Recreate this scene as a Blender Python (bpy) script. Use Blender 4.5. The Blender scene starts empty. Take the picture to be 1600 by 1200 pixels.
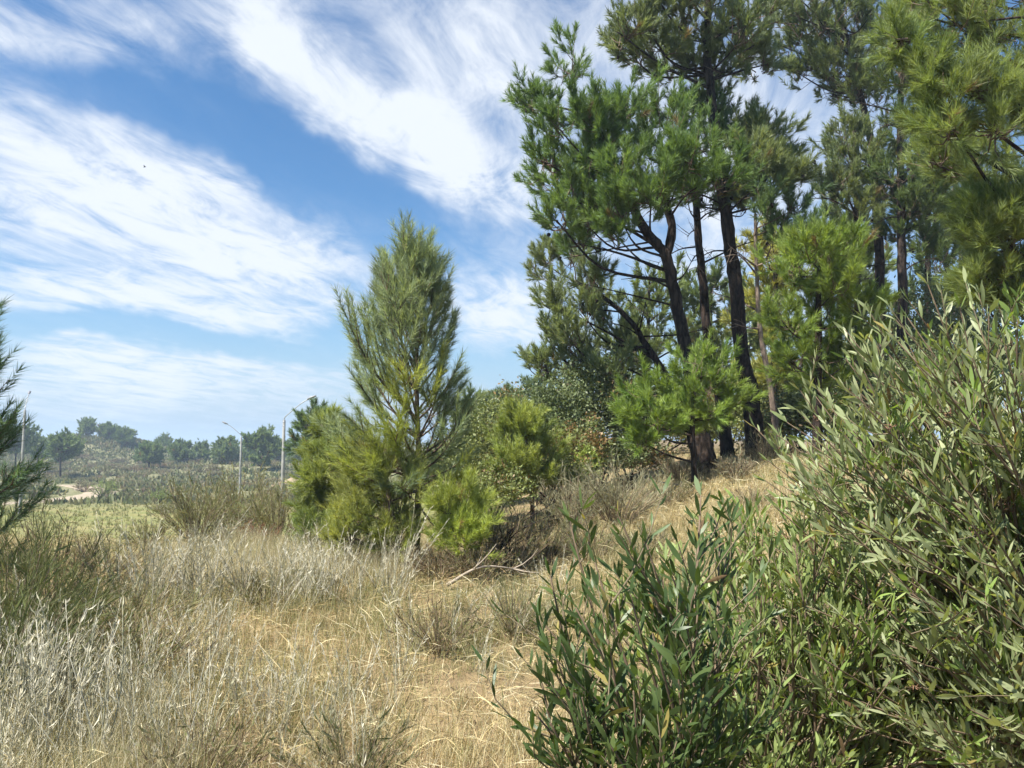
import bpy, math
import numpy as np
from mathutils import Vector

R = np.random.default_rng(7)
D2R = math.pi / 180
scene = bpy.context.scene
COL = scene.collection

# ------------------------------------------------------------------ camera
EYE = 1.65
F = 1186.0 / 1600.0                  # focal length in image widths
PITCH = 4.35 * D2R
cam_d = bpy.data.cameras.new('camera')
cam = bpy.data.objects.new('camera', cam_d)
COL.objects.link(cam)
cam.location = (0, 0, EYE)
cam.rotation_euler = (math.pi / 2 + PITCH, 0, 0)
cam_d.sensor_fit = 'HORIZONTAL'
cam_d.sensor_width = 36.0
cam_d.lens = 36.0 * F
cam_d.clip_start = 0.05
cam_d.clip_end = 20000
scene.camera = cam

# ------------------------------------------------------------------ sun and sky
SUN_EL, SUN_AZ = 58.0, 238.0         # azimuth clockwise from +Y (where the camera looks)
sd = bpy.data.lights.new('sun', 'SUN')
sd.energy = 5.0
sd.angle = 0.53 * D2R
sd.color = (1.0, 0.955, 0.87)
sun = bpy.data.objects.new('sun', sd)
COL.objects.link(sun)
sv = Vector((math.sin(SUN_AZ * D2R) * math.cos(SUN_EL * D2R), math.cos(SUN_AZ * D2R) * math.cos(SUN_EL * D2R), math.sin(SUN_EL * D2R)))
sun.rotation_euler = sv.to_track_quat('Z', 'Y').to_euler()
sun.location = sv * 60

vs = scene.view_settings
vs.view_transform = 'Standard'
vs.look = 'None'
vs.gamma = 1.0
vs.use_curve_mapping = False
vs.exposure = 1.3

cy = scene.cycles
cy.max_bounces = 6
cy.diffuse_bounces = 3
cy.glossy_bounces = 2
cy.transmission_bounces = 3
cy.volume_bounces = 0
cy.use_adaptive_sampling = True
cy.adaptive_threshold = 0.025
world = bpy.data.worlds.new('World')
scene.world = world
world.use_nodes = True
world.cycles.sampling_method = 'MANUAL'
world.cycles.sample_map_resolution = 512
wn, wl = world.node_tree.nodes, world.node_tree.links
wn.clear()
SKY_K = 0.078


def wnode(t, **kw):
    n = wn.new(t)
    for k, v in kw.items():
        setattr(n, k, v)
    return n


def wmath(op, a, b=None, c=None, clamp=False):
    n = wn.new('ShaderNodeMath')
    n.operation = op
    n.use_clamp = clamp
    for i, s in enumerate((a, b, c)):
        if s is None:
            continue
        if isinstance(s, (int, float)):
            n.inputs[i].default_value = s
        else:
            wl.new(s, n.inputs[i])
    return n.outputs[0]


def wvec(op, a, b=None):
    n = wn.new('ShaderNodeVectorMath')
    n.operation = op
    for i, s in enumerate((a, b)):
        if s is None:
            continue
        if isinstance(s, (tuple, list)):
            n.inputs[i].default_value = s
        else:
            wl.new(s, n.inputs[i])
    return n.outputs['Value'] if op in ('DOT_PRODUCT', 'LENGTH') else n.outputs['Vector']


sky = wnode('ShaderNodeTexSky', sky_type='NISHITA')
sky.sun_disc = False
sky.sun_elevation = SUN_EL * D2R
sky.sun_rotation = SUN_AZ * D2R
sky.altitude = 20
sky.air_density = 1.0
sky.dust_density = 0.0
sky.ozone_density = 2.5
tc = wnode('ShaderNodeTexCoord')
sep = wnode('ShaderNodeSeparateXYZ')
wl.new(tc.outputs['Generated'], sep.inputs[0])
dx, dy, dz = sep.outputs
az = wmath('ARCTAN2', dx, dy)
el = wmath('ARCSINE', dz)
comb = wnode('ShaderNodeCombineXYZ')
wl.new(az, comb.inputs[0])
wl.new(el, comb.inputs[1])
# cloud deck seen in perspective: direction divided by its height
zz = wmath('ADD', wmath('MAXIMUM', dz, 0.0), 0.10)
deck = wnode('ShaderNodeCombineXYZ')
wl.new(wmath('DIVIDE', dx, zz), deck.inputs[0])
wl.new(wmath('DIVIDE', dy, zz), deck.inputs[1])
rot = wnode('ShaderNodeMapping', vector_type='POINT')
rot.inputs['Rotation'].default_value = (0, 0, 16 * D2R)
wl.new(deck.outputs[0], rot.inputs[0])


def wnoise(vec, scale, detail, rough, dist=0.0, stretch=(1, 1, 1), off=(0, 0, 0)):
    m = wnode('ShaderNodeMapping', vector_type='POINT')
    m.inputs['Scale'].default_value = stretch
    m.inputs['Location'].default_value = off
    wl.new(vec, m.inputs[0])
    n = wnode('ShaderNodeTexNoise')
    n.inputs['Scale'].default_value = scale
    n.inputs['Detail'].default_value = detail
    n.inputs['Roughness'].default_value = rough
    n.inputs['Distortion'].default_value = dist
    wl.new(m.outputs[0], n.inputs['Vector'])
    return n.outputs[0]


n_streak = wnoise(rot.outputs[0], 1.1, 5, 0.60, 0.5, (2.2, 0.55, 1))
n_puff = wnoise(rot.outputs[0], 3.2, 7, 0.66, 0.8, (1.5, 0.8, 1), (3.1, 1.7, 0))
n_warp = wnode('ShaderNodeTexNoise')
n_warp.inputs['Scale'].default_value = 3.6
n_warp.inputs['Detail'].default_value = 5
n_warp.inputs['Roughness'].default_value = 0.62
wl.new(tc.outputs['Generated'], n_warp.inputs['Vector'])
warped = wvec('ADD', comb.outputs[0], wvec('MULTIPLY', wvec('SUBTRACT', n_warp.outputs['Color'], (0.5, 0.5, 0.5)), (0.20, 0.15, 0)))


def px_azel(px, py):
    x, v = (px - 800) / 1186.0, (600 - py) / 1186.0
    y, z = math.cos(PITCH) - math.sin(PITCH) * v, math.sin(PITCH) + math.cos(PITCH) * v
    return math.atan2(x, y), math.atan2(z, math.hypot(x, y))


# cloud banks in the sky: azimuth/elevation of two ends, half width (deg), strength
BANKS = [
    ((-80, 190), (260, 250), 3.6, 0.68), ((180, 260), (470, 380), 3.0, 0.8), ((-80, 330), (330, 370), 4.2, 0.8), ((300, 390), (520, 425), 1.7, 0.75),
    ((310, -60), (470, 110), 2.6, 0.95), ((420, 90), (640, 230), 2.5, 0.85), ((580, 210), (880, 355), 3.4, 1.0), ((600, 10), (1000, 150), 8.0, 0.8),
    ((980, 60), (1300, 200), 8.0, 0.6), ((-80, 0), (250, 55), 2.2, 1.0), ((-40, 465), (560, 487), 1.6, 0.95),
    ((690, 470), (900, 515), 3.0, 1.0), ((-40, 560), (520, 560), 1.5, 0.75), ((-40, 590), (500, 610), 2.2, 0.6),
    ((560, 630), (900, 640), 1.6, 0.55), ((1000, 420), (1500, 420), 9.0, 0.6), ((480, 290), (520, 330), 0.9, 0.35),
]
HOLES = [((40, 75), (300, 165), 1.5, 0.8), ((280, 170), (520, 300), 1.9, 0.75), ((500, 300), (790, 430), 1.9, 0.8), ((-40, 510), (530, 528), 0.95, 1.1), ((700, 575), (850, 590), 1.5, 0.9), ((700, 150), (860, 240), 2.2, 0.25)]


def bank(p0, p1, w, amp):
    a0, e0 = px_azel(*p0)
    a1, e1 = px_azel(*p1)
    m = wnode('ShaderNodeMapping', vector_type='TEXTURE')
    m.inputs['Location'].default_value = ((a0 + a1) / 2, (e0 + e1) / 2, 0)
    m.inputs['Rotation'].default_value = (0, 0, math.atan2(e1 - e0, a1 - a0))
    m.inputs['Scale'].default_value = (math.hypot(a1 - a0, e1 - e0) * 0.5 + 0.02, w * D2R, 1)
    wl.new(warped, m.inputs[0])
    q = wvec('MULTIPLY', m.outputs[0], m.outputs[0])
    g = wmath('POWER', 2.718, wmath('MULTIPLY', wvec('DOT_PRODUCT', q, (0.85, 0.85, 0)), -1.0))
    return wmath('MULTIPLY', g, amp)


fsum = None
for b in BANKS:
    g = bank(*b)
    fsum = g if fsum is None else wmath('ADD', fsum, g)
for b in HOLES:
    fsum = wmath('SUBTRACT', fsum, bank(*b))
# away from the banks the same streaky cirrus goes on
body = wmath('ADD', wmath('MAXIMUM', fsum, 0.0), wmath('MULTIPLY', wmath('SUBTRACT', n_streak, 0.26), 0.9))
n_fibre = wnoise(rot.outputs[0], 2.0, 6, 0.66, 0.6, (2.8, 0.7, 1), (7.7, 2.2, 0))
tex = wmath('ADD', wmath('ADD', wmath('MULTIPLY', n_puff, 2.5), wmath('MULTIPLY', n_fibre, 1.6)), -1.5)
dens = wmath('MULTIPLY', wmath('MULTIPLY', body, 0.98), wmath('ADD', tex, 0.42))
mr = wnode('ShaderNodeMapRange', interpolation_type='SMOOTHSTEP')
mr.inputs[1].default_value = 0.02
mr.inputs[2].default_value = 1.6
mr.inputs[4].default_value = 0.97
wl.new(dens, mr.inputs[0])
hs = wnode('ShaderNodeHueSaturation')
hs.inputs['Saturation'].default_value = 1.28
hs.inputs['Value'].default_value = 0.8
wl.new(sky.outputs[0], hs.inputs['Color'])
# thin high veil everywhere
veil = wnode('ShaderNodeMixRGB')
veil.inputs[2].default_value = (2.0, 2.95, 4.1, 1)
vr = wnode('ShaderNodeMapRange', interpolation_type='SMOOTHSTEP')
vr.inputs[1].default_value = 0.21
vr.inputs[2].default_value = 0.0
vr.inputs[3].default_value = 0.06
vr.inputs[4].default_value = 0.9
wl.new(el, vr.inputs[0])
wl.new(vr.outputs[0], veil.inputs[0])
wl.new(hs.outputs[0], veil.inputs[1])
mixc = wnode('ShaderNodeMixRGB')
mixc.inputs[2].default_value = (4.85, 5.15, 5.6, 1)
wl.new(mr.outputs[0], mixc.inputs[0])
wl.new(veil.outputs[0], mixc.inputs[1])
bg = wnode('ShaderNodeBackground')
bg.inputs['Strength'].default_value = SKY_K
wl.new(mixc.outputs[0], bg.inputs['Color'])
wo = wnode('ShaderNodeOutputWorld')
wl.new(bg.outputs[0], wo.inputs['Surface'])

# ------------------------------------------------------------------ helpers


def P(px, py, d):
    """a point in the world, d metres in front of where the photographer stood"""
    x, v = (px - 800) / 1186.0, (600 - py) / 1186.0
    y, z = math.cos(PITCH) - math.sin(PITCH) * v, math.sin(PITCH) + math.cos(PITCH) * v
    return np.array([x * d / y, d, EYE + z * d / y])


def sstep(a, b, x):
    t = np.clip((x - a) / (b - a), 0, 1)
    return t * t * (3 - 2 * t)


def terrain(x, y):
    x = np.asarray(x, float)
    y = np.asarray(y, float)
    yy = np.maximum(y, 1.0)
    z = 1.25 * sstep(0.0, 6.0, x) * sstep(3, 13, y)
    left = 1 - sstep(-0.26, 0.06, x / yy)
    z = z - 5.2 * sstep(9.0, 45, y) * left
    hx, hy = -131.0, 232.0
    z = z + 6.0 * np.exp(-(((x - hx) / 24.0) ** 2 + ((y - hy) / 20.0) ** 2))
    z = z + 3.6 * np.exp(-(((x - hx - 4) / 46.0) ** 2 + ((y - hy - 14) / 32.0) ** 2))
    z = z + 2.2 * np.exp(-(((x + 52) / 30.0) ** 2 + ((y - 178) / 22.0) ** 2)) * sstep(90, 140, y)
    near = 1 - sstep(30, 60, y)
    z = z + near * (0.06 * np.sin(x * 1.3 + 0.7) * np.sin(y * 1.1) + 0.035 * np.sin(x * 2.9 + y * 1.7))
    farm = sstep(105, 140, y) * (1 - sstep(600, 1200, y))
    z = z + farm * (0.55 * np.sin(x * 0.11 + 1.0) * np.sin(y * 0.093) + 0.35 * np.sin(x * 0.23 + y * 0.17))
    return z


def norm(v):
    return v / np.maximum(np.linalg.norm(v, axis=-1, keepdims=True), 1e-9)


def mesh_from(name, V, polys, col=None, smooth=False):
    """polys: (n,3) or (n,4) int array; col: (nv,3)"""
    me = bpy.data.meshes.new(name)
    V = np.ascontiguousarray(V, dtype=np.float32)
    polys = np.ascontiguousarray(polys, dtype=np.int32)
    n, k = polys.shape
    me.vertices.add(len(V))
    me.vertices.foreach_set('co', V.ravel())
    me.loops.add(n * k)
    me.loops.foreach_set('vertex_index', polys.ravel())
    me.polygons.add(n)
    me.polygons.foreach_set('loop_start', np.arange(n, dtype=np.int32) * k)
    if smooth:
        me.polygons.foreach_set('use_smooth', np.ones(n, dtype=bool))
    if col is not None:
        at = me.attributes.new('Col', 'FLOAT_COLOR', 'POINT')
        c4 = np.ones((len(V), 4), dtype=np.float32)
        c4[:, :3] = col
        at.data.foreach_set('color', c4.ravel())
    me.update(calc_edges=True)
    return me


class Geo:
    def __init__(self):
        self.v, self.t, self.c, self.n = [], [], [], 0

    def add(self, V, T, C=None):
        if len(V) == 0:
            return
        self.v.append(np.asarray(V, float).reshape(-1, 3))
        self.t.append(np.asarray(T, int).reshape(-1, 3) + self.n)
        if C is None:
            C = np.ones((len(V), 3)) * 0.5
        C = np.asarray(C, float)
        if C.ndim == 1:
            C = np.repeat(C[None], len(V), 0)
        self.c.append(C)
        self.n += len(V)

    def build(self, name, mat, parent=None, origin=(0, 0, 0), smooth=False, kind=None):
        V = np.concatenate(self.v) - np.asarray(origin)
        me = mesh_from(name, V, np.concatenate(self.t), np.concatenate(self.c), smooth)
        me.materials.append(mat)
        o = bpy.data.objects.new(name, me)
        COL.objects.link(o)
        if parent is not None:
            o.parent = parent
        else:
            o.location = origin
        if kind:
            o['kind'] = kind
        return o


def tag(o, label, cat, group=None):
    o['label'] = label
    o['category'] = cat
    if group:
        o['group'] = group
    return o


def thing(name, loc, label, cat, group=None):
    o = bpy.data.objects.new(name, None)
    o.empty_display_size = 0.2
    COL.objects.link(o)
    o.location = loc
    return tag(o, label, cat, group)


def copy_tree(o, parent=None):
    c = o.copy()
    COL.objects.link(c)
    c.parent = parent
    for ch in o.children:
        copy_tree(ch, c)
    return c


def tube(pts, rad, sides=6, rough=0.0):
    """returns V, T of a tapered tube along pts"""
    pts = np.asarray(pts, float)
    rad = np.asarray(rad, float)
    n = len(pts)
    tan = norm(np.gradient(pts, axis=0))
    ref = np.array([0.31, 0.95, 0.05]) if abs(tan[0][2]) > 0.5 else np.array([0, 0, 1.0])
    a = norm(np.cross(tan, ref))
    b = np.cross(tan, a)
    ang = np.arange(sides) * 2 * math.pi / sides
    rr = rad[:, None] * (1 + (R.uniform(-rough, rough, (n, sides)) if rough else 0))
    V = pts[:, None, :] + rr[:, :, None] * (np.cos(ang)[None, :, None] * a[:, None, :] + np.sin(ang)[None, :, None] * b[:, None, :])
    V = V.reshape(-1, 3)
    i = np.arange(n - 1)[:, None] * sides
    j = np.arange(sides)[None, :]
    k = (j + 1) % sides
    q = np.stack([i + j, i + k, i + sides + k, i + sides + j], -1).reshape(-1, 4)
    T = np.concatenate([q[:, [0, 1, 2]], q[:, [0, 2, 3]]])
    V = np.concatenate([V, pts[-1:] + tan[-1:] * rad[-1]])
    e = len(V) - 1
    last = (n - 1) * sides + np.arange(sides)
    T = np.concatenate([T, np.stack([last, (n - 1) * sides + (np.arange(sides) + 1) % sides, np.full(sides, e)], -1)])
    return V, T


def spline(pts, n):
    """Catmull-Rom through pts"""
    p = np.asarray(pts, float)
    if len(p) == 2:
        t = np.linspace(0, 1, n)[:, None]
        return p[0] * (1 - t) + p[1] * t
    q = np.vstack([2 * p[0] - p[1], p, 2 * p[-1] - p[-2]])
    s = np.linspace(0, len(p) - 1 - 1e-6, n)
    i = s.astype(int)
    t = (s - i)[:, None]
    p0, p1, p2, p3 = q[i], q[i + 1], q[i + 2], q[i + 3]
    return 0.5 * (2 * p1 + (p2 - p0) * t + (2 * p0 - 5 * p1 + 4 * p2 - p3) * t ** 2 + (3 * p1 - p0 - 3 * p2 + p3) * t ** 3)


# ------------------------------------------------------------------ materials


def new_mat(name):
    m = bpy.data.materials.new(name)
    m.use_nodes = True
    nt = m.node_tree
    nt.nodes.clear()
    out = nt.nodes.new('ShaderNodeOutputMaterial')
    return m, nt.nodes, nt.links, out


def leaf_mat(name, transl=0.3, rough=0.55, spec=0.3, tint=(1.25, 1.2, 0.6), var=0.25):
    m, N, L, out = new_mat(name)
    at = N.new('ShaderNodeAttribute')
    at.attribute_name = 'Col'
    tcn = N.new('ShaderNodeNewGeometry')
    no = N.new('ShaderNodeTexNoise')
    no.inputs['Scale'].default_value = 2.3
    no.inputs['Detail'].default_value = 2
    L.new(tcn.outputs['Position'], no.inputs['Vector'])
    mr_ = N.new('ShaderNodeMapRange')
    mr_.inputs[1].default_value = 0.3
    mr_.inputs[2].default_value = 0.7
    mr_.inputs[3].default_value = 1 - var
    mr_.inputs[4].default_value = 1 + var
    L.new(no.outputs[0], mr_.inputs[0])
    mul = N.new('ShaderNodeVectorMath')
    mul.operation = 'SCALE'
    L.new(at.outputs['Color'], mul.inputs[0])
    L.new(mr_.outputs[0], mul.inputs['Scale'])
    p = N.new('ShaderNodeBsdfPrincipled')
    p.inputs['Roughness'].default_value = rough
    p.inputs['Specular IOR Level'].default_value = spec
    L.new(mul.outputs[0], p.inputs['Base Color'])
    t = N.new('ShaderNodeBsdfTranslucent')
    tm = N.new('ShaderNodeVectorMath')
    tm.operation = 'MULTIPLY'
    tm.inputs[1].default_value = tint
    L.new(mul.outputs[0], tm.inputs[0])
    L.new(tm.outputs[0], t.inputs['Color'])
    mx = N.new('ShaderNodeMixShader')
    mx.inputs[0].default_value = transl
    L.new(p.outputs[0], mx.inputs[1])
    L.new(t.outputs[0], mx.inputs[2])
    L.new(mx.outputs[0], out.inputs['Surface'])
    return m


def bark_mat(name, c0, c1, scale=9.0, bump=0.6):
    m, N, L, out = new_mat(name)
    g = N.new('ShaderNodeTexCoord')
    mp = N.new('ShaderNodeMapping')
    mp.inputs['Scale'].default_value = (1, 1, 0.32)
    L.new(g.outputs['Object'], mp.inputs[0])
    vo = N.new('ShaderNodeTexVoronoi')
    vo.feature = 'DISTANCE_TO_EDGE'
    vo.inputs['Scale'].default_value = scale
    no = N.new('ShaderNodeTexNoise')
    no.inputs['Scale'].default_value = scale * 1.6
    no.inputs['Detail'].default_value = 6
    no.inputs['Roughness'].default_value = 0.7
    L.new(mp.outputs[0], no.inputs['Vector'])
    ad = N.new('ShaderNodeMixRGB')
    ad.inputs[0].default_value = 0.12
    L.new(mp.outputs[0], ad.inputs[1])
    L.new(no.outputs['Color'], ad.inputs[2])
    L.new(ad.outputs[0], vo.inputs['Vector'])
    cr = N.new('ShaderNodeValToRGB')
    cr.color_ramp.elements[0].color = (c0[0] * 0.5, c0[1] * 0.5, c0[2] * 0.5, 1)
    cr.color_ramp.elements[1].color = (*c1, 1)
    cr.color_ramp.elements[1].position = 0.75
    e = cr.color_ramp.elements.new(0.35)
    e.color = (*c0, 1)
    mu = N.new('ShaderNodeMath')
    mu.operation = 'MULTIPLY_ADD'
    mu.inputs[1].default_value = 1.2
    L.new(vo.outputs['Distance'], mu.inputs[0])
    sc_ = N.new('ShaderNodeMath')
    sc_.operation = 'MULTIPLY'
    sc_.inputs[1].default_value = 0.75
    L.new(no.outputs[0], sc_.inputs[0])
    L.new(sc_.outputs[0], mu.inputs[2])
    L.new(mu.outputs[0], cr.inputs[0])
    p = N.new('ShaderNodeBsdfPrincipled')
    p.inputs['Roughness'].default_value = 0.92
    p.inputs['Specular IOR Level'].default_value = 0.12
    L.new(cr.outputs[0], p.inputs['Base Color'])
    bp = N.new('ShaderNodeBump')
    bp.inputs['Strength'].default_value = bump
    bp.inputs['Distance'].default_value = 0.04
    L.new(mu.outputs[0], bp.inputs['Height'])
    L.new(bp.outputs[0], p.inputs['Normal'])
    L.new(p.outputs[0], out.inputs['Surface'])
    return m


def plain_mat(name, c, rough=0.8, spec=0.3, metal=0.0, nscale=20.0, var=0.2):
    m, N, L, out = new_mat(name)
    g = N.new('ShaderNodeTexCoord')
    no = N.new('ShaderNodeTexNoise')
    no.inputs['Scale'].default_value = nscale
    no.inputs['Detail'].default_value = 6
    L.new(g.outputs['Object'], no.inputs['Vector'])
    cr = N.new('ShaderNodeValToRGB')
    cr.color_ramp.elements[0].position = 0.3
    cr.color_ramp.elements[1].position = 0.7
    cr.color_ramp.elements[0].color = tuple(x * (1 - var) for x in c) + (1,)
    cr.color_ramp.elements[1].color = tuple(min(1, x * (1 + var)) for x in c) + (1,)
    L.new(no.outputs[0], cr.inputs[0])
    p = N.new('ShaderNodeBsdfPrincipled')
    p.inputs['Roughness'].default_value = rough
    p.inputs['Metallic'].default_value = metal
    p.inputs['Specular IOR Level'].default_value = spec
    L.new(cr.outputs[0], p.inputs['Base Color'])
    L.new(p.outputs[0], out.inputs['Surface'])
    return m


M_NEEDLE = leaf_mat('pine_needle', 0.38, 0.5, 0.35)
M_LEAF = leaf_mat('willowy_leaf', 0.32, 0.45, 0.4, (1.3, 1.3, 0.45), 0.15)
M_BROAD = leaf_mat('broad_leaf', 0.25, 0.5, 0.3)
M_GRASS = leaf_mat('dry_grass', 0.3, 0.7, 0.2, (1.15, 1.05, 0.8), 0.2)
M_TWIG = leaf_mat('twig', 0.0, 0.8, 0.2, (1, 1, 1), 0.15)
M_BARK = bark_mat('pine_bark', (0.017, 0.013, 0.011), (0.066, 0.047, 0.037), 9.0, 1.0)  # bark tones lowered so the colour carries the crowns' shade on the trunks
M_BARK_Y = bark_mat('young_pine_bark', (0.07, 0.05, 0.036), (0.20, 0.15, 0.11), 22.0, 0.5)
M_STEM = plain_mat('shrub_stem', (0.16, 0.115, 0.075), 0.75, 0.25, 0, 40)
M_CONC = plain_mat('lamp_post_concrete', (0.27, 0.265, 0.245), 0.9, 0.2, 0, 3)
M_STEEL = plain_mat('galvanised_steel', (0.34, 0.35, 0.36), 0.5, 0.5, 0.6, 8)
M_LAMP = plain_mat('lamp_housing', (0.20, 0.20, 0.21), 0.5, 0.5, 0.3, 8)
M_LENS = plain_mat('lamp_lens', (0.55, 0.55, 0.52), 0.25, 0.5, 0, 8)
M_BIRD = plain_mat('bird_feather', (0.03, 0.03, 0.03), 0.8, 0.2, 0, 20)


def ground_mat():
    m, N, L, out = new_mat('ground_soil')
    g = N.new('ShaderNodeNewGeometry')
    sepn = N.new('ShaderNodeSeparateXYZ')
    L.new(g.outputs['Position'], sepn.inputs[0])

    def noise(s, d, r):
        n = N.new('ShaderNodeTexNoise')
        n.inputs['Scale'].default_value = s
        n.inputs['Detail'].default_value = d
        n.inputs['Roughness'].default_value = r
        L.new(g.outputs['Position'], n.inputs['Vector'])
        return n.outputs[0]

    def mix(f, a, b):
        n = N.new('ShaderNodeMixRGB')
        for i, s in enumerate((f, a, b)):
            if isinstance(s, tuple):
                n.inputs[i].default_value = (*s, 1)
            elif isinstance(s, float):
                n.inputs[i].default_value = s
            else:
                L.new(s, n.inputs[i])
        return n.outputs[0]

    def rng(s, a, b, c=0.0, d=1.0):
        n = N.new('ShaderNodeMapRange')
        n.interpolation_type = 'SMOOTHSTEP'
        for i, q in enumerate((a, b, c, d)):
            n.inputs[i + 1].default_value = q
        L.new(s, n.inputs[0])
        return n.outputs[0]

    def ml(a, b):
        n = N.new('ShaderNodeMath')
        n.operation = 'MULTIPLY'
        L.new(a, n.inputs[0])
        L.new(b, n.inputs[1])
        return n.outputs[0]

    straw = mix(rng(noise(9, 8, 0.7), 0.35, 0.7), (0.20, 0.145, 0.082), (0.36, 0.27, 0.145))
    straw = mix(rng(noise(1.1, 5, 0.6), 0.45, 0.65), straw, (0.17, 0.15, 0.075))
    heath = mix(rng(noise(0.09, 8, 0.7), 0.38, 0.62), (0.165, 0.16, 0.08), (0.115, 0.12, 0.055))
    heath = mix(rng(noise(0.6, 8, 0.75), 0.42, 0.62), heath, (0.20, 0.185, 0.105))
    meadow = mix(rng(noise(0.25, 6, 0.65), 0.4, 0.62), (0.155, 0.165, 0.055), (0.225, 0.20, 0.085))
    sand = (0.27, 0.21, 0.14)
    y = sepn.outputs[1]
    z = sepn.outputs[2]
    xn = N.new('ShaderNodeMath')
    xn.operation = 'DIVIDE'
    L.new(sepn.outputs[0], xn.inputs[0])
    L.new(y, xn.inputs[1])
    leftm = rng(xn.outputs[0], -0.02, -0.12)
    floor = mix(rng(noise(0.7, 6, 0.7), 0.4, 0.65), (0.13, 0.095, 0.055), (0.22, 0.17, 0.09))
    meadow = mix(leftm, floor, meadow)
    heath = mix(leftm, floor, heath)
    c = mix(rng(y, 24.0, 36.0), straw, meadow)
    c = mix(rng(y, 74.0, 92.0), c, heath)
    c = mix(ml(rng(noise(0.35, 6, 0.7), 0.66, 0.78), rng(y, 100.0, 130.0)), c, sand)
    p = N.new('ShaderNodeBsdfPrincipled')
    p.inputs['Roughness'].default_value = 0.95
    p.inputs['Specular IOR Level'].default_value = 0.1
    L.new(c, p.inputs['Base Color'])
    bp = N.new('ShaderNodeBump')
    bp.inputs['Strength'].default_value = 0.7
    bp.inputs['Distance'].default_value = 0.06
    L.new(noise(14, 8, 0.75), bp.inputs['Height'])
    L.new(bp.outputs[0], p.inputs['Normal'])
    L.new(p.outputs[0], out.inputs['Surface'])
    return m


M_GROUND = ground_mat()
M_SAND = plain_mat('sandy_track', (0.31, 0.255, 0.185), 0.95, 0.1, 0, 1.2, 0.18)

# ------------------------------------------------------------------ ground
yy = np.concatenate([np.linspace(-12, 0, 9)[:-1], np.linspace(0, 30, 91)[:-1], 30 * np.power(4200 / 30, np.linspace(0, 1, 110))])
uu = np.concatenate([-np.power(np.linspace(1, 0, 90), 2.4)[:-1], np.power(np.linspace(0, 1, 90), 2.4)])
XX = uu[None, :] * (14 + 1.3 * np.maximum(yy, 0))[:, None]
YY = np.repeat(yy[:, None], len(uu), 1)
ZZ = terrain(XX, YY)
GV = np.stack([XX, YY, ZZ], -1).reshape(-1, 3)
w_ = len(uu)
ii, jj = np.meshgrid(np.arange(len(yy) - 1), np.arange(w_ - 1), indexing='ij')
q = (ii * w_ + jj).ravel()
gme = mesh_from('ground', GV, np.stack([q, q + 1, q + w_ + 1, q + w_], -1), None, True)
gme.materials.append(M_GROUND)
ground = bpy.data.objects.new('ground', gme)
COL.objects.link(ground)
ground['kind'] = 'structure'


def gz(x, y):
    return float(terrain(x, y))


# sandy track on the valley floor
tp = spline([(-130, 70, 0), (-90, 75, 0), (-66, 80, 0), (-56, 86, 0), (-53.5, 95, 0), (-58, 107, 0), (-70, 122, 0)], 90)
tn = norm(np.gradient(tp, axis=0))
sn = np.stack([-tn[:, 1], tn[:, 0], 0 * tn[:, 0]], -1)
cross = np.linspace(-2.3, 2.3, 7)
TV = tp[:, None, :] + sn[:, None, :] * (cross[None, :, None] + 0.35 * np.sin(tp[:, 0] * 0.7)[:, None, None])
TV[..., 2] = terrain(TV[..., 0], TV[..., 1]) + 0.07
TV[:, [0, 6], 2] -= 0.12
ii, jj = np.meshgrid(np.arange(len(tp) - 1), np.arange(6), indexing='ij')
q = (ii * 7 + jj).ravel()
rme = mesh_from('dirt_road', TV.reshape(-1, 3), np.stack([q, q + 1, q + 8, q + 7], -1), None, True)
rme.materials.append(M_SAND)
road = bpy.data.objects.new('dirt_road', rme)
COL.objects.link(road)
road['kind'] = 'structure'

# heap of orange sand beside the lamp post
c = P(452, 727, 118)
gx, gy = np.meshgrid(np.linspace(-1, 1, 25), np.linspace(-1, 1, 17))
hx_ = c[0] + gx * 4.0
hy_ = c[1] + gy * 4.0
hh = 1.15 * np.clip(1 - gx ** 2 - gy ** 2, 0, 1) ** 0.8 * (1 + 0.25 * np.sin(gx * 5 + 1) + 0.12 * np.sin(gx * 13 + gy * 9)) - 0.25
SV = np.stack([hx_, hy_, terrain(hx_, hy_) + hh], -1).reshape(-1, 3)
ii, jj = np.meshgrid(np.arange(16), np.arange(24), indexing='ij')
q = (ii * 25 + jj).ravel()
sme = mesh_from('sand_heap', SV, np.stack([q, q + 1, q + 26, q + 25], -1), None, True)
sme.materials.append(plain_mat('orange_sand', (0.28, 0.21, 0.135), 0.95, 0.1, 0, 0.9, 0.2))
so = bpy.data.objects.new('sand_heap', sme)
COL.objects.link(so)
tag(so, 'low bare heap of orange sand beside the nearer lamp post', 'sand heap')

# ------------------------------------------------------------------ pine building


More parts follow.
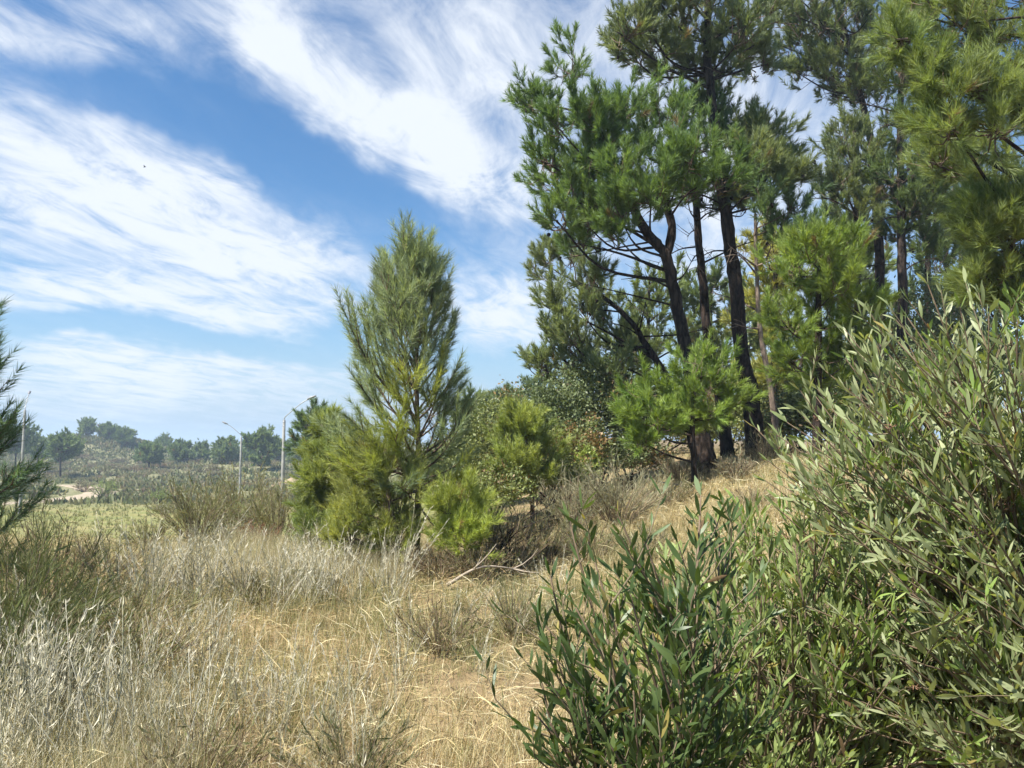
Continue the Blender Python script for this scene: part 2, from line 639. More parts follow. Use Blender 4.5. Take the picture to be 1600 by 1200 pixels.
def needles(geo, p, d, L, nl, n, w, c, spread=(22, 62), cj=0.12, droop=0.05, tri=False):
    """tufts: p,d (m,3), L,nl (m,), n needles each, colours c (m,3)"""
    m = len(p)
    if m == 0:
        return
    t = R.uniform(0, 1, (m, n)) ** 0.8
    phi = R.uniform(spread[0], spread[1], (m, n)) * D2R * (1.15 - 0.45 * t)
    th = R.uniform(0, 2 * math.pi, (m, n))
    ref = np.where(np.abs(d[:, 2:3]) > 0.9, np.array([[1.0, 0, 0]]), np.array([[0, 0, 1.0]]))
    a = norm(np.cross(d, ref))
    b = np.cross(d, a)
    rad = np.cos(th)[..., None] * a[:, None] + np.sin(th)[..., None] * b[:, None]
    nd = np.cos(phi)[..., None] * d[:, None] + np.sin(phi)[..., None] * rad
    nd[..., 2] -= droop
    base = p[:, None] + d[:, None] * (t * L[:, None])[..., None]
    ln = nl[:, None] * R.uniform(0.75, 1.1, (m, n))
    tip = base + nd * ln[..., None]
    side = norm(np.cross(nd, R.normal(size=(m, n, 3)))) * (w * 0.5)
    mid = base + nd * (ln * 0.55)[..., None]
    cc = 1.6 * c[:, None] * R.uniform(1 - cj, 1 + cj, (m, n, 1))
    if tri:
        V = np.stack([base - side, base + side, tip], 2).reshape(-1, 3)
        geo.add(V, np.arange(m * n * 3).reshape(-1, 3), np.repeat(cc.reshape(-1, 3), 3, 0))
        return
    # one slim kite per needle: base, two mid points, tip
    V = np.stack([base, mid - side, mid + side, tip], 2).reshape(-1, 3)
    k = np.arange(m * n)[:, None] * 4
    T = np.concatenate([k + [0, 2, 1], k + [1, 2, 3]], 1).reshape(-1, 3)
    C = np.repeat(cc.reshape(-1, 3), 4, 0)
    geo.add(V, T, C)


def rand_unit(n):
    return norm(R.normal(size=(n, 3)))


G_MATURE = ((0.050, 0.085, 0.034), (0.085, 0.125, 0.045))
G_BRIGHT = ((0.075, 0.125, 0.026), (0.125, 0.175, 0.036))
G_YELLOW = ((0.16, 0.19, 0.04), (0.24, 0.255, 0.065))
G_BLUE = ((0.112, 0.146, 0.082), (0.18, 0.215, 0.120))
G_GREY = ((0.078, 0.104, 0.044), (0.135, 0.158, 0.066))
G_FAR = ((0.072, 0.110, 0.048), (0.125, 0.160, 0.068))


def pick(g, n):
    t = R.uniform(0, 1, (n, 1))
    return np.array(g[0]) * (1 - t) + np.array(g[1]) * t


_cone = []


def cone_mesh():
    if not _cone:
        prof = [(0, 0.0), (0.012, 0.028), (0.035, 0.042), (0.06, 0.036), (0.09, 0.024), (0.115, 0.008)]
        V, T = tube([(0, 0, a) for a, _ in prof], [b for _, b in prof], 7, 0.16)
        me = mesh_from('cone', V, T, np.repeat(np.array([[0.07, 0.045, 0.03]]), len(V), 0))
        me.materials.append(M_BARK)
        _cone.append(me)
    return _cone[0]


def clump_tree(name, label, trunks, clumps, d, col, group=None, fingers=11, tufts=5, nn=26, nl=0.17, w=0.009, tl=0.22,
               tr=(0.2, 0.06), bark=None, dj=1.0, dead=0, up=0.55, category='pine tree', wood_parts=True, base_ext=True, tscale=1.0, sides=10, dens=1.65, rscale=1.0):
    """a pine whose trunks and clumps of foliage stand where they were seen; pixel radii turn into metres at distance d"""
    bark = bark or M_BARK
    tpts = []
    for tr_ in trunks:
        pl = [P(a, b, d + (c_[0] if c_ else 0)) for a, b, *c_ in tr_]
        tpts.append(np.array(pl))
    b0 = tpts[0][0].copy()
    zg = gz(b0[0], b0[1])
    if base_ext:
        for pl in tpts[:1]:
            pl[0][2] = min(pl[0][2], zg) - 0.0
            if pl[0][2] > zg - 0.05:
                pl[0][2] = zg - 0.05
    b0 = tpts[0][0].copy()
    root = thing(name, b0, label, category, group)
    tcurves = []
    for i, pl in enumerate(tpts):
        n = max(14, int(len(pl) * 6))
        cv = spline(pl, n)
        cv[2:-1] += R.normal(scale=tr[0] * 0.05, size=(n - 3, 3))
        r0 = tr[0] if i == 0 else tr[0] * 0.62
        tt = np.linspace(0, 1, n)
        rr = r0 * (1 - tt) + tr[1] * tt
        rr = rr * (1 + 0.35 * np.exp(-tt * 22)) if i == 0 else rr
        V, T = tube(cv, rr, sides, 0.10)
        g = Geo()
        g.add(V, T, (0.1, 0.07, 0.05))
        g.build('trunk' if i == 0 else 'limb', bark, root, b0, True)
        tcurves.append((cv, rr))
    fol = Geo()
    twig = Geo()
    allp = np.concatenate([c_[0] for c_ in tcurves])
    allr = np.concatenate([c_[1] for c_ in tcurves])
    TP, TD, TL, TC = [], [], [], []
    for cl in clumps:
        px, py, pr = cl[:3]
        dd = d + (cl[3] if len(cl) > 3 else R.uniform(-dj, dj))
        cen = P(px, py, dd)
        r = pr / 1186.0 * dd * rscale
        # branch from the trunk, leaving it lower than the clump
        hd = np.linalg.norm(allp[:, :2] - cen[:2], axis=1)
        want = cen[2] - 0.45 * hd
        k = int(np.argmin(np.abs(allp[:, 2] - want) + 0.6 * hd))
        s = allp[k]
        L = np.linalg.norm(cen - s)
        mid = s * 0.5 + cen * 0.5 + np.array([0, 0, -0.06 * L]) + R.normal(scale=0.06 * L + 0.01, size=3)
        cv = spline([s, mid, cen], 9)
        r0 = min(allr[k] * 0.5, 0.010 + 0.013 * L) * tscale
        V, T = tube(cv, np.linspace(r0, r0 * 0.35, 9), 5, 0.1)
        if wood_parts:
            g = Geo()
            g.add(V, T, (0.1, 0.075, 0.055))
            g.build('branch', bark, root, b0, True)
        else:
            twig.add(V, T, (0.1, 0.075, 0.055))
        c0 = pick(col if len(cl) < 5 else cl[4], 1)[0]
        nf = max(3, int(fingers * R.uniform(0.8, 1.2)))
        outward = norm((cen - s) * np.array([1, 1, 0.4]))
        dirs = norm(rand_unit(nf) * np.array([1, 1, 0.75]) + outward * 0.35 + np.array([0, 0, up]))
        for f in range(nf):
            fl = r * R.uniform(0.5, 1.38)
            st = cen - outward * r * 0.35 - np.array([0, 0, r * 0.25]) + R.normal(scale=r * 0.18, size=3)
            e1 = st + dirs[f] * fl * 0.55 + R.normal(scale=0.06 * fl, size=3)
            e2 = e1 + norm(dirs[f] + np.array([0, 0, 0.7])) * fl * 0.5
            fc = spline([st, e1, e2], 6)
            V, T = tube(fc[[0, 2, 5]], np.linspace(r0 * 0.35 + 0.003 * tscale, 0.004 * tscale, 3), 3)
            twig.add(V, T, (0.12, 0.085, 0.06))
            nt = max(2, int(tufts * R.uniform(0.7, 1.3)))
            ts = R.uniform(0.35, 1.0, nt)
            ts[0] = 0.97
            idx = np.clip((ts * 5).astype(int), 0, 4)
            fr = (ts * 5 - idx)[:, None]
            pp = fc[idx] * (1 - fr) + fc[idx + 1] * fr
            tg = norm(fc[idx + 1] - fc[idx])
            td = norm(tg + rand_unit(nt) * 0.75 + np.array([0, 0, 0.35]))
            td[0] = norm(tg[0] + np.array([0, 0, 0.3]))
            TP.append(pp)
            TD.append(td)
            TL.append(np.full(nt, tl) * R.uniform(0.7, 1.6, nt))
            TC.append(np.repeat((c0 * 0.55 + pick(col if len(cl) < 5 else cl[4], 1)[0] * 0.45)[None], nt, 0) * R.uniform(0.85, 1.15, (nt, 1)))
    TP, TD, TL, TC = map(np.concatenate, (TP, TD, TL, TC))
    # dying brown tufts among the green
    brown = R.uniform(0, 1, len(TP)) < 0.008
    TC[brown] = np.array([0.13, 0.095, 0.045])
    needles(fol, TP, TD, TL, np.full(len(TP), nl), int(nn * (dens if d > 12 else 1.15)), w * (1.7 if d > 12 else 1.45), TC, (14, 54), tri=True)
    fol.build('crown', M_NEEDLE, root, b0, kind='stuff')
    if twig.n:
        twig.build('twigs', M_TWIG, root, b0, kind='stuff')
    if dead:
        for k in range(2 * dead):
            f = TP[R.integers(0, len(TP))] + R.normal(scale=0.06, size=3)
            o = bpy.data.objects.new('cone', cone_mesh())
            COL.objects.link(o)
            o.parent = root
            o.location = f - b0
            o.rotation_euler = (R.uniform(2.2, 3.6), R.uniform(-0.5, 0.5), R.uniform(0, 6.28))
    for k in range(dead):
        cv0 = tcurves[0][0]
        i = int(len(cv0) * R.uniform(0.38, 0.8))
        a = R.uniform(0, 2 * math.pi)
        L = R.uniform(0.8, 2.2)
        s = cv0[i]
        dv = np.array([math.cos(a), math.sin(a) * 0.6, R.uniform(-0.15, 0.35)])
        m_ = s + dv * L * 0.5 + np.array([0, 0, R.uniform(-0.1, 0.15)])
        e = s + dv * L + np.array([0, 0, R.uniform(-0.25, 0.2)])
        cv = spline([s, m_, e], 9)
        g = Geo()
        V, T = tube(cv, np.linspace(0.026, 0.006, 9), 5, 0.1)
        g.add(V, T, (0.1, 0.08, 0.06))
        for kk in range(7):
            j = R.integers(3, 9)
            s2 = cv[j]
            e2 = s2 + norm(dv + rand_unit(1)[0] * 0.9) * R.uniform(0.2, 0.6)
            V, T = tube(spline([s2, s2 * 0.5 + e2 * 0.5 + R.normal(scale=0.03, size=3), e2], 4), [0.009, 0.007, 0.005, 0.003], 3)
            g.add(V, T, (0.1, 0.08, 0.06))
        g.build('dead_branch', bark, root, b0, True)
    return root


def young_pine(name, label, trunk, d, whorls, col, low=None, nn=70, nl=0.15, w=0.0042, tr=(0.05, 0.015), nb=6, tl=0.34, group=None,
               leader=0.5, spread=(16, 58), sub=5, ls=1.0, skew=0.0):
    """whorls: (trunk fraction, branch length m, start elevation deg)"""
    pl = np.array([P(a, b, d) for a, b in trunk])
    zg = gz(pl[0][0], pl[0][1])
    pl[0][2] = min(pl[0][2], zg - 0.03)
    b0 = pl[0].copy()
    root = thing(name, b0, label, 'pine tree', group)
    n = 40
    cv = spline(pl, n)
    V, T = tube(cv, np.linspace(tr[0], tr[1], n) * (1 + 0.3 * np.exp(-np.linspace(0, 20, n))), 9, 0.1)
    g = Geo()
    g.add(V, T, (0.1, 0.07, 0.05))
    g.build('trunk', M_BARK_Y, root, b0, True)
    fol, twig = Geo(), Geo()
    TP, TD, TL, TC = [], [], [], []

    def shoot(cv_, a, b, c_, dens=1.0):
        """needles along the stretch a..b of a twig"""
        seg = np.linalg.norm(np.diff(cv_, axis=0), axis=1).sum() * (b - a)
        k = max(1, int(round(seg / (tl * 0.62))))
        m_ = len(cv_) - 1
        for i in range(k):
            t0 = a + (b - a) * i / k
            j = min(int(t0 * m_), m_ - 1)
            fr = t0 * m_ - j
            TP.append(cv_[j] * (1 - fr) + cv_[j + 1] * fr)
            TD.append(norm(cv_[j + 1] - cv_[j] + R.normal(scale=0.02, size=3) * 0.2))
            TL.append(tl * R.uniform(0.85, 1.1))
            TC.append(c_ * R.uniform(0.88, 1.12))

    up = np.array([0, 0, 1.0])
    for wi, (tf, bl, ele) in enumerate(whorls):
        a0 = R.uniform(0, 6.28)
        for k in range(nb):
            az_ = a0 + k * 2 * math.pi / nb + R.normal(scale=0.25)
            t0 = np.clip(tf + R.normal(scale=0.012), 0, 0.985)
            s = cv[int(t0 * (n - 1))]
            L = bl * ls * R.uniform(0.7, 1.2) * (1 - skew * math.cos(az_))
            e = (ele + R.normal(scale=6)) * D2R
            hz = np.array([math.cos(az_), math.sin(az_), 0])
            p1 = s + (hz * math.cos(e) + up * math.sin(e)) * L * 0.5
            e2 = min(e + 0.28, 1.45)
            p2 = p1 + (hz * math.cos(e2) + up * math.sin(e2)) * L * 0.5
            bc = spline([s, p1, p2], 10)
            r0 = 0.006 + 0.010 * L
            V, T = tube(bc, np.linspace(r0, 0.004, 10), 5, 0.08)
            g = Geo()
            g.add(V, T, (0.12, 0.085, 0.06))
            g.build('branch', M_BARK_Y, root, b0, True)
            yel = low is not None and R.uniform() < np.clip(1.0 - tf * 1.7, 0, 1)
            cc = pick(low if yel else col, 1)[0]
            shoot(bc, 0.42, 1.0, cc)
            ns = max(2, int(round(sub * L / 0.8)))
            for q_ in range(ns):
                ts = R.uniform(0.25, 0.9)
                j = min(int(ts * 9), 8)
                ps = bc[j]
                tg = norm(bc[j + 1] - bc[j])
                sd_ = norm(np.cross(tg, up)) * (1 if q_ % 2 else -1)
                dv = norm(tg * 0.8 + sd_ * R.uniform(0.4, 0.9) + up * R.uniform(0.05, 0.45) + R.normal(scale=0.1, size=3))
                l2 = L * (1.05 - ts) * R.uniform(0.45, 0.75) + 0.08
                m1 = ps + dv * l2 * 0.55
                m2 = m1 + norm(dv + up * 0.55) * l2 * 0.5
                sc_ = spline([ps, m1, m2], 6)
                V, T = tube(sc_, np.linspace(r0 * 0.45, 0.003, 6), 3)
                twig.add(V, T, (0.13, 0.09, 0.06))
                shoot(sc_, 0.2, 1.0, cc * R.uniform(0.9, 1.12))
    shoot(cv, 1 - leader, 1.0, pick(col, 1)[0])
    TP, TD, TL, TC = map(np.array, (TP, TD, TL, TC))
    needles(fol, TP, TD, TL, np.full(len(TP), nl), int(nn * 1.1), w * 1.5, TC, spread, droop=0.03, tri=True)
    fol.build('crown', M_NEEDLE, root, b0, kind='stuff')
    twig.build('twigs', M_TWIG, root, b0, kind='stuff')
    return root


# the young pine in the middle of the field
young_pine('young_pine', 'tall young blue-green pine standing alone in the dry field', [(650, 888), (652, 800), (655, 740), (652, 650), (651, 560), (652, 520), (653, 458)], 10.0,
           [(0.27, 0.85, 14), (0.33, 1.05, 24), (0.39, 1.15, 34), (0.45, 1.25, 42), (0.52, 1.25, 48), (0.59, 1.2, 54), (0.66, 1.15, 60), (0.74, 1.15, 66), (0.82, 1.0, 70), (0.90, 0.85, 74), (0.97, 0.72, 79)],
           G_BLUE, G_YELLOW, leader=0.1, nn=64, nl=0.165, w=0.0048, sub=4, nb=6, ls=1.1, skew=0.2)

# young pine at the left edge
young_pine('edge_pine', 'dark young pine cut off by the left edge of the picture', [(-108, 960), (-104, 800), (-98, 680), (-90, 490)], 7.0,
           [(0.12, 0.8, 10), (0.2, 0.95, 15), (0.3, 1.0, 25), (0.4, 0.95, 38), (0.5, 0.9, 45), (0.6, 1.0, 52), (0.7, 0.95, 56), (0.8, 0.85, 60), (0.9, 0.6, 64)],
           ((0.045, 0.08, 0.04), (0.075, 0.115, 0.06)), None, nn=46, nl=0.14, w=0.0045, tl=0.28, leader=0.3)

clump_tree('young_pine', 'yellowish bushy pine hugging the left foot of the tall young pine', [[(625, 900), (622, 850), (610, 790), (600, 720)]],
           [(590, 712, 30), (565, 755, 30), (612, 735, 32), (552, 800, 30), (600, 785, 32), (632, 815, 26), (640, 765, 26), (582, 832, 30), (538, 838, 24), (560, 715, 22), (615, 850, 22)],
           9.7, ((0.13, 0.16, 0.05), (0.225, 0.235, 0.07)), fingers=12, tufts=6, nn=38, rscale=1.2, nl=0.13, w=0.0045, tl=0.2, tr=(0.06, 0.02), bark=M_BARK_Y, dj=0.4, up=0.3)
clump_tree('young_pine', 'small lime-green pine at the right foot of the tall young pine', [[(728, 885), (728, 850), (730, 800)]],
           [(725, 815, 32), (742, 848, 26), (703, 838, 24), (752, 802, 20), (695, 795, 18), (728, 785, 22)],
           9.3, ((0.18, 0.22, 0.05), (0.24, 0.27, 0.07)), fingers=13, tufts=6, nn=40, rscale=1.2, nl=0.12, w=0.0045, tl=0.18, tr=(0.035, 0.012), bark=M_BARK_Y, dj=0.3, up=0.4)
clump_tree('young_pine', 'olive young pine with a thin leader, left of the tall young pine', [[(518, 860), (516, 790), (514, 720), (511, 662)]],
           [(498, 720, 20), (522, 702, 24), (492, 752, 22), (522, 748, 27), (552, 718, 26), (500, 785, 25), (540, 782, 29), (482, 808, 20), (490, 838, 25), (532, 838, 27), (512, 675, 12), (503, 860, 25), (556, 752, 24), (564, 796, 23), (470, 835, 18)],
           13.0, ((0.115, 0.15, 0.05), (0.185, 0.21, 0.065)), fingers=14, tufts=6, nn=34, rscale=1.0, nl=0.14, w=0.006, tl=0.22, tr=(0.055, 0.015), bark=M_BARK_Y, dj=0.5, up=0.45)
clump_tree('young_pine', 'small yellow-green pine in front of the dark bushes', [[(832, 790), (830, 740), (822, 690), (815, 640)]],
           [(815, 655, 20), (800, 690, 26), (835, 690, 26), (790, 725, 24), (820, 725, 28), (850, 720, 24), (812, 675, 20), (800, 752, 20), (845, 748, 20)],
           14.0, ((0.16, 0.20, 0.055), (0.225, 0.25, 0.075)), fingers=14, tufts=6, nn=32, rscale=1.25, nl=0.14, w=0.006, tl=0.2, tr=(0.045, 0.015), bark=M_BARK_Y, dj=0.5, up=0.5)

# the group of tall pines
clump_tree('tall_pine', 'tall forked pine leaning left with a broad bright green crown', [[(1108, 732), (1090, 650), (1075, 560), (1058, 480), (1040, 400), (1012, 365), (975, 300), (945, 225), (900, 160)],
                                                  [(1040, 402), (1050, 355), (1035, 300), (1040, 230)]],
           [(885, 112, 38), (835, 165, 32), (905, 178, 38), (868, 195, 30), (845, 250, 40), (898, 252, 45), (950, 215, 48), (985, 165, 42), (1000, 240, 55, 0.3), (1050, 200, 50), (1060, 270, 50, -1.0),
            (1108, 235, 45), (1138, 275, 40, -0.8), (940, 292, 45), (880, 305, 40), (990, 310, 45, -1.0), (910, 345, 36), (955, 360, 36), (870, 345, 26), (1030, 318, 34, 0.8), (1090, 300, 32), (930, 250, 40, 1.2), (1010, 190, 40, 1.2), (900, 380, 26), (915, 315, 38), (965, 330, 36, -1.0), (860, 285, 34), (930, 185, 32), (1075, 240, 42, -1.5), (1020, 290, 42, -1.5), (960, 260, 42, -1.3)],
           16.0, ((0.066, 0.112, 0.032), (0.11, 0.160, 0.046)), fingers=16, tufts=6, nn=30, nl=0.18, w=0.009, tl=0.24, rscale=1.1, tr=(0.17, 0.06), dead=5, dj=1.2)
clump_tree('tall_pine', 'slim pine trunk between the two thickest trunks', [[(1138, 700), (1125, 620), (1105, 520), (1096, 420), (1088, 330), (1085, 250), (1095, 180)]],
           [(1075, 300, 28), (1112, 318, 26), (1150, 212, 34), (1130, 180, 38), (1070, 175, 32), (1160, 240, 30), (1100, 160, 30)],
           18.6, G_MATURE, fingers=14, tufts=6, nn=28, nl=0.18, w=0.010, tl=0.24, rscale=1.2, tr=(0.15, 0.05), dead=9)
clump_tree('tall_pine', 'tallest pine with the thickest straight trunk and crown beyond the frame', [[(1182, 695), (1173, 620), (1160, 560), (1150, 450), (1140, 380), (1130, 300), (1120, 220), (1110, 140), (1105, 60), (1110, -60)]],
           [(965, 50, 34), (1000, 28, 44), (1050, 62, 48), (1030, 110, 34), (1090, 112, 45), (1110, 50, 50), (1140, 112, 45), (1165, 42, 50), (1162, 92, 40), (1200, 100, 34), (1010, -30, 48), (1080, -40, 58), (1150, -50, 58),
            (1212, 12, 45), (1190, 250, 40), (1215, 282, 34), (1228, 252, 26), (1180, 212, 35), (1060, 10, 45), (985, 85, 30), (1075, 85, 40), (1125, 0, 45), (1165, 280, 34), (1205, 215, 34), (1170, 320, 28), (1240, 280, 26), (1195, 60, 40), (1020, 70, 38)],
           17.6, G_GREY, fingers=16, tufts=6, nn=28, nl=0.18, w=0.010, tl=0.25, rscale=1.12, tr=(0.205, 0.075), dead=8, dj=1.2)
clump_tree('tall_pine', 'thin pale-barked pine right of the thickest trunk', [[(1218, 672), (1203, 600), (1188, 520), (1182, 420), (1180, 335)]],
           [(1235, 340, 38), (1265, 362, 34), (1213, 372, 24), (1200, 322, 26), (1250, 320, 28)], 17.2, ((0.06, 0.10, 0.045), (0.10, 0.145, 0.06)), rscale=1.2, fingers=13, tufts=5, nn=28, nl=0.17, w=0.009, tr=(0.075, 0.035), dead=5,
           bark=bark_mat('pale_bark', (0.12, 0.09, 0.07), (0.26, 0.20, 0.15), 14, 0.5))
clump_tree('leaning_pine', 'slanting pine with a grey-green crown overhanging the bushes', [[(1090, 705), (1070, 640), (1040, 585), (1010, 540), (985, 502), (945, 466), (900, 440)]],
           [(865, 432, 35), (850, 400, 28), (890, 402, 35), (922, 432, 35), (858, 472, 30), (905, 482, 35), (942, 502, 35), (880, 522, 35), (840, 568, 30), (875, 560, 35), (920, 552, 35), (962, 532, 30), (900, 592, 30), (950, 582, 35), (985, 562, 26), (855, 520, 26), (930, 470, 30)],
           19.0, ((0.095, 0.125, 0.055), (0.155, 0.18, 0.08)), fingers=14, tufts=6, nn=28, nl=0.17, w=0.010, tl=0.23, rscale=1.2, tr=(0.115, 0.04), dead=7, dj=1.2)
clump_tree('young_pine', 'bright green bushy pine hiding the lower trunks of the tall pines', [[(1085, 712), (1082, 650), (1090, 580)]],
           [(1000, 622, 34), (1040, 612, 35), (1075, 632, 32), (1112, 602, 40), (1060, 662, 30), (1020, 662, 30), (985, 642, 24), (1130, 572, 35), (1090, 572, 32), (1000, 684, 20), (1150, 622, 30), (1035, 640, 30), (1120, 640, 28)],
           14.6, ((0.10, 0.155, 0.03), (0.16, 0.21, 0.045)), fingers=10, tufts=6, nn=32, rscale=1.08, nl=0.16, w=0.008, tl=0.2, tr=(0.06, 0.03), dj=0.7, up=0.25)
clump_tree('young_pine', 'bright green pine between the thin trunk and the willowy shrub', [[(1275, 670), (1278, 560), (1280, 440), (1285, 370)]],
           [(1230, 422, 40), (1280, 422, 45), (1320, 442, 40), (1260, 482, 45), (1310, 502, 45), (1222, 502, 35), (1270, 552, 45), (1330, 562, 35), (1230, 562, 30), (1350, 482, 28), (1300, 388, 35), (1290, 602, 35), (1250, 390, 28)],
           13.4, ((0.09, 0.14, 0.03), (0.155, 0.20, 0.045)), rscale=1.15, fingers=13, tufts=6, nn=34, nl=0.16, w=0.008, tl=0.22, tr=(0.08, 0.03), dj=0.9, up=0.35)
clump_tree('back_pine', 'pine with thin trunk and round mid-height crown, behind the green pine', [[(1345, 640), (1340, 450), (1338, 330), (1335, 205)]],
           [(1308, 235, 34), (1345, 240, 40), (1330, 272, 30), (1300, 282, 24), (1372, 252, 30), (1325, 215, 28), (1360, 290, 30), (1310, 310, 28), (1345, 330, 30)], 21.0, G_GREY, rscale=1.25, fingers=15, tufts=6, nn=26, nl=0.18, w=0.012, tl=0.25, tr=(0.12, 0.05), dead=6)
clump_tree('back_pine', 'dark pine whose tall crown meets the top edge, right of the sky gap', [[(1378, 640), (1375, 480), (1372, 350), (1365, 250), (1352, 180), (1330, 90), (1310, 10)]],
           [(1230, 20, 45), (1280, 32, 50), (1330, 62, 50), (1270, 82, 45), (1310, 112, 42), (1362, 22, 50), (1222, 72, 32), (1345, 132, 34), (1380, 82, 40), (1260, -30, 55), (1340, -40, 55), (1390, 130, 35), (1300, 0, 45), (1240, 110, 26), (1300, 150, 26), (1250, 50, 40), (1310, 60, 42), (1350, 90, 40), (1285, 120, 36), (1240, -10, 45), (1390, 30, 45), (1370, 160, 30)],
           22.5, G_GREY, rscale=1.25, fingers=16, tufts=6, nn=26, nl=0.19, w=0.012, tl=0.26, tr=(0.17, 0.06), dead=9)
clump_tree('back_pine', 'pine with straight bare trunk beside the overhanging near boughs', [[(1410, 650), (1410, 480), (1408, 350), (1407, 160), (1410, 60)], [(1409, 240), (1440, 215), (1480, 190)]],
           [(1400, 272, 35), (1440, 252, 35), (1420, 302, 30), (1385, 302, 28), (1462, 292, 30), (1410, 60, 45), (1440, 20, 45), (1440, 320, 28), (1480, 250, 30), (1470, 330, 30), (1420, 100, 38), (1450, 70, 38), (1400, 200, 26), (1445, 380, 32), (1400, 360, 28), (1480, 400, 34), (1445, 150, 34), (1420, 330, 30)], 20.0, ((0.062, 0.092, 0.034), (0.105, 0.14, 0.05)), rscale=1.2, fingers=14, tufts=6, nn=26, nl=0.18, w=0.012, tl=0.25, tr=(0.15, 0.06), dead=7)
# near pine on the right whose boughs hang into the picture
NR = ((0.09, 0.125, 0.036), (0.165, 0.195, 0.065))
clump_tree('near_pine', 'nearest pine, its long-needled boughs hanging in from the right edge', [[(1800, 950), (1795, 500), (1790, 100), (1785, -250)]],
           [(1400, 62, 30, -0.6), (1432, 112, 36, -0.6), (1470, 142, 42, -0.7), (1520, 132, 42, -0.7), (1482, 192, 42, -0.8), (1540, 192, 46, -0.8), (1592, 162, 45, -0.8), (1442, 182, 32, -0.5),
            (1480, 42, 48, 1.0), (1540, 62, 58, 1.0), (1592, 62, 58, 1.0), (1450, 2, 42, 1.0), (1520, 2, 58, 1.1), (1592, -10, 58, 1.1), (1592, 112, 48, 1.0), (1640, 0, 60, .5), (1660, 100, 60, .5),
            (1500, 262, 48, 1.3), (1560, 252, 48, 1.3), (1450, 252, 36, 1.4), (1602, 302, 48, 1.2), (1540, 300, 40, 1.2),
            (1532, 332, 32, -0.5), (1572, 322, 38, -0.5), (1602, 352, 42, -0.5), (1562, 372, 38, -0.5), (1522, 372, 28, -0.4), (1540, 432, 32, -0.4), (1592, 422, 38, -0.4), (1522, 452, 24, -0.3), (1572, 462, 30, -0.3), (1610, 470, 30, -.3),
            (1640, 200, 50, 0), (1650, 350, 50, 0), (1500, 90, 40, 1.2), (1420, 20, 36, 1.5), (1560, 130, 45, 1.2)],
           8.8, NR, fingers=16, tufts=7, nn=30, nl=0.155, w=0.0052, tl=0.16, tr=(0.2, 0.09), dj=0.3, up=0.3, tscale=0.7)

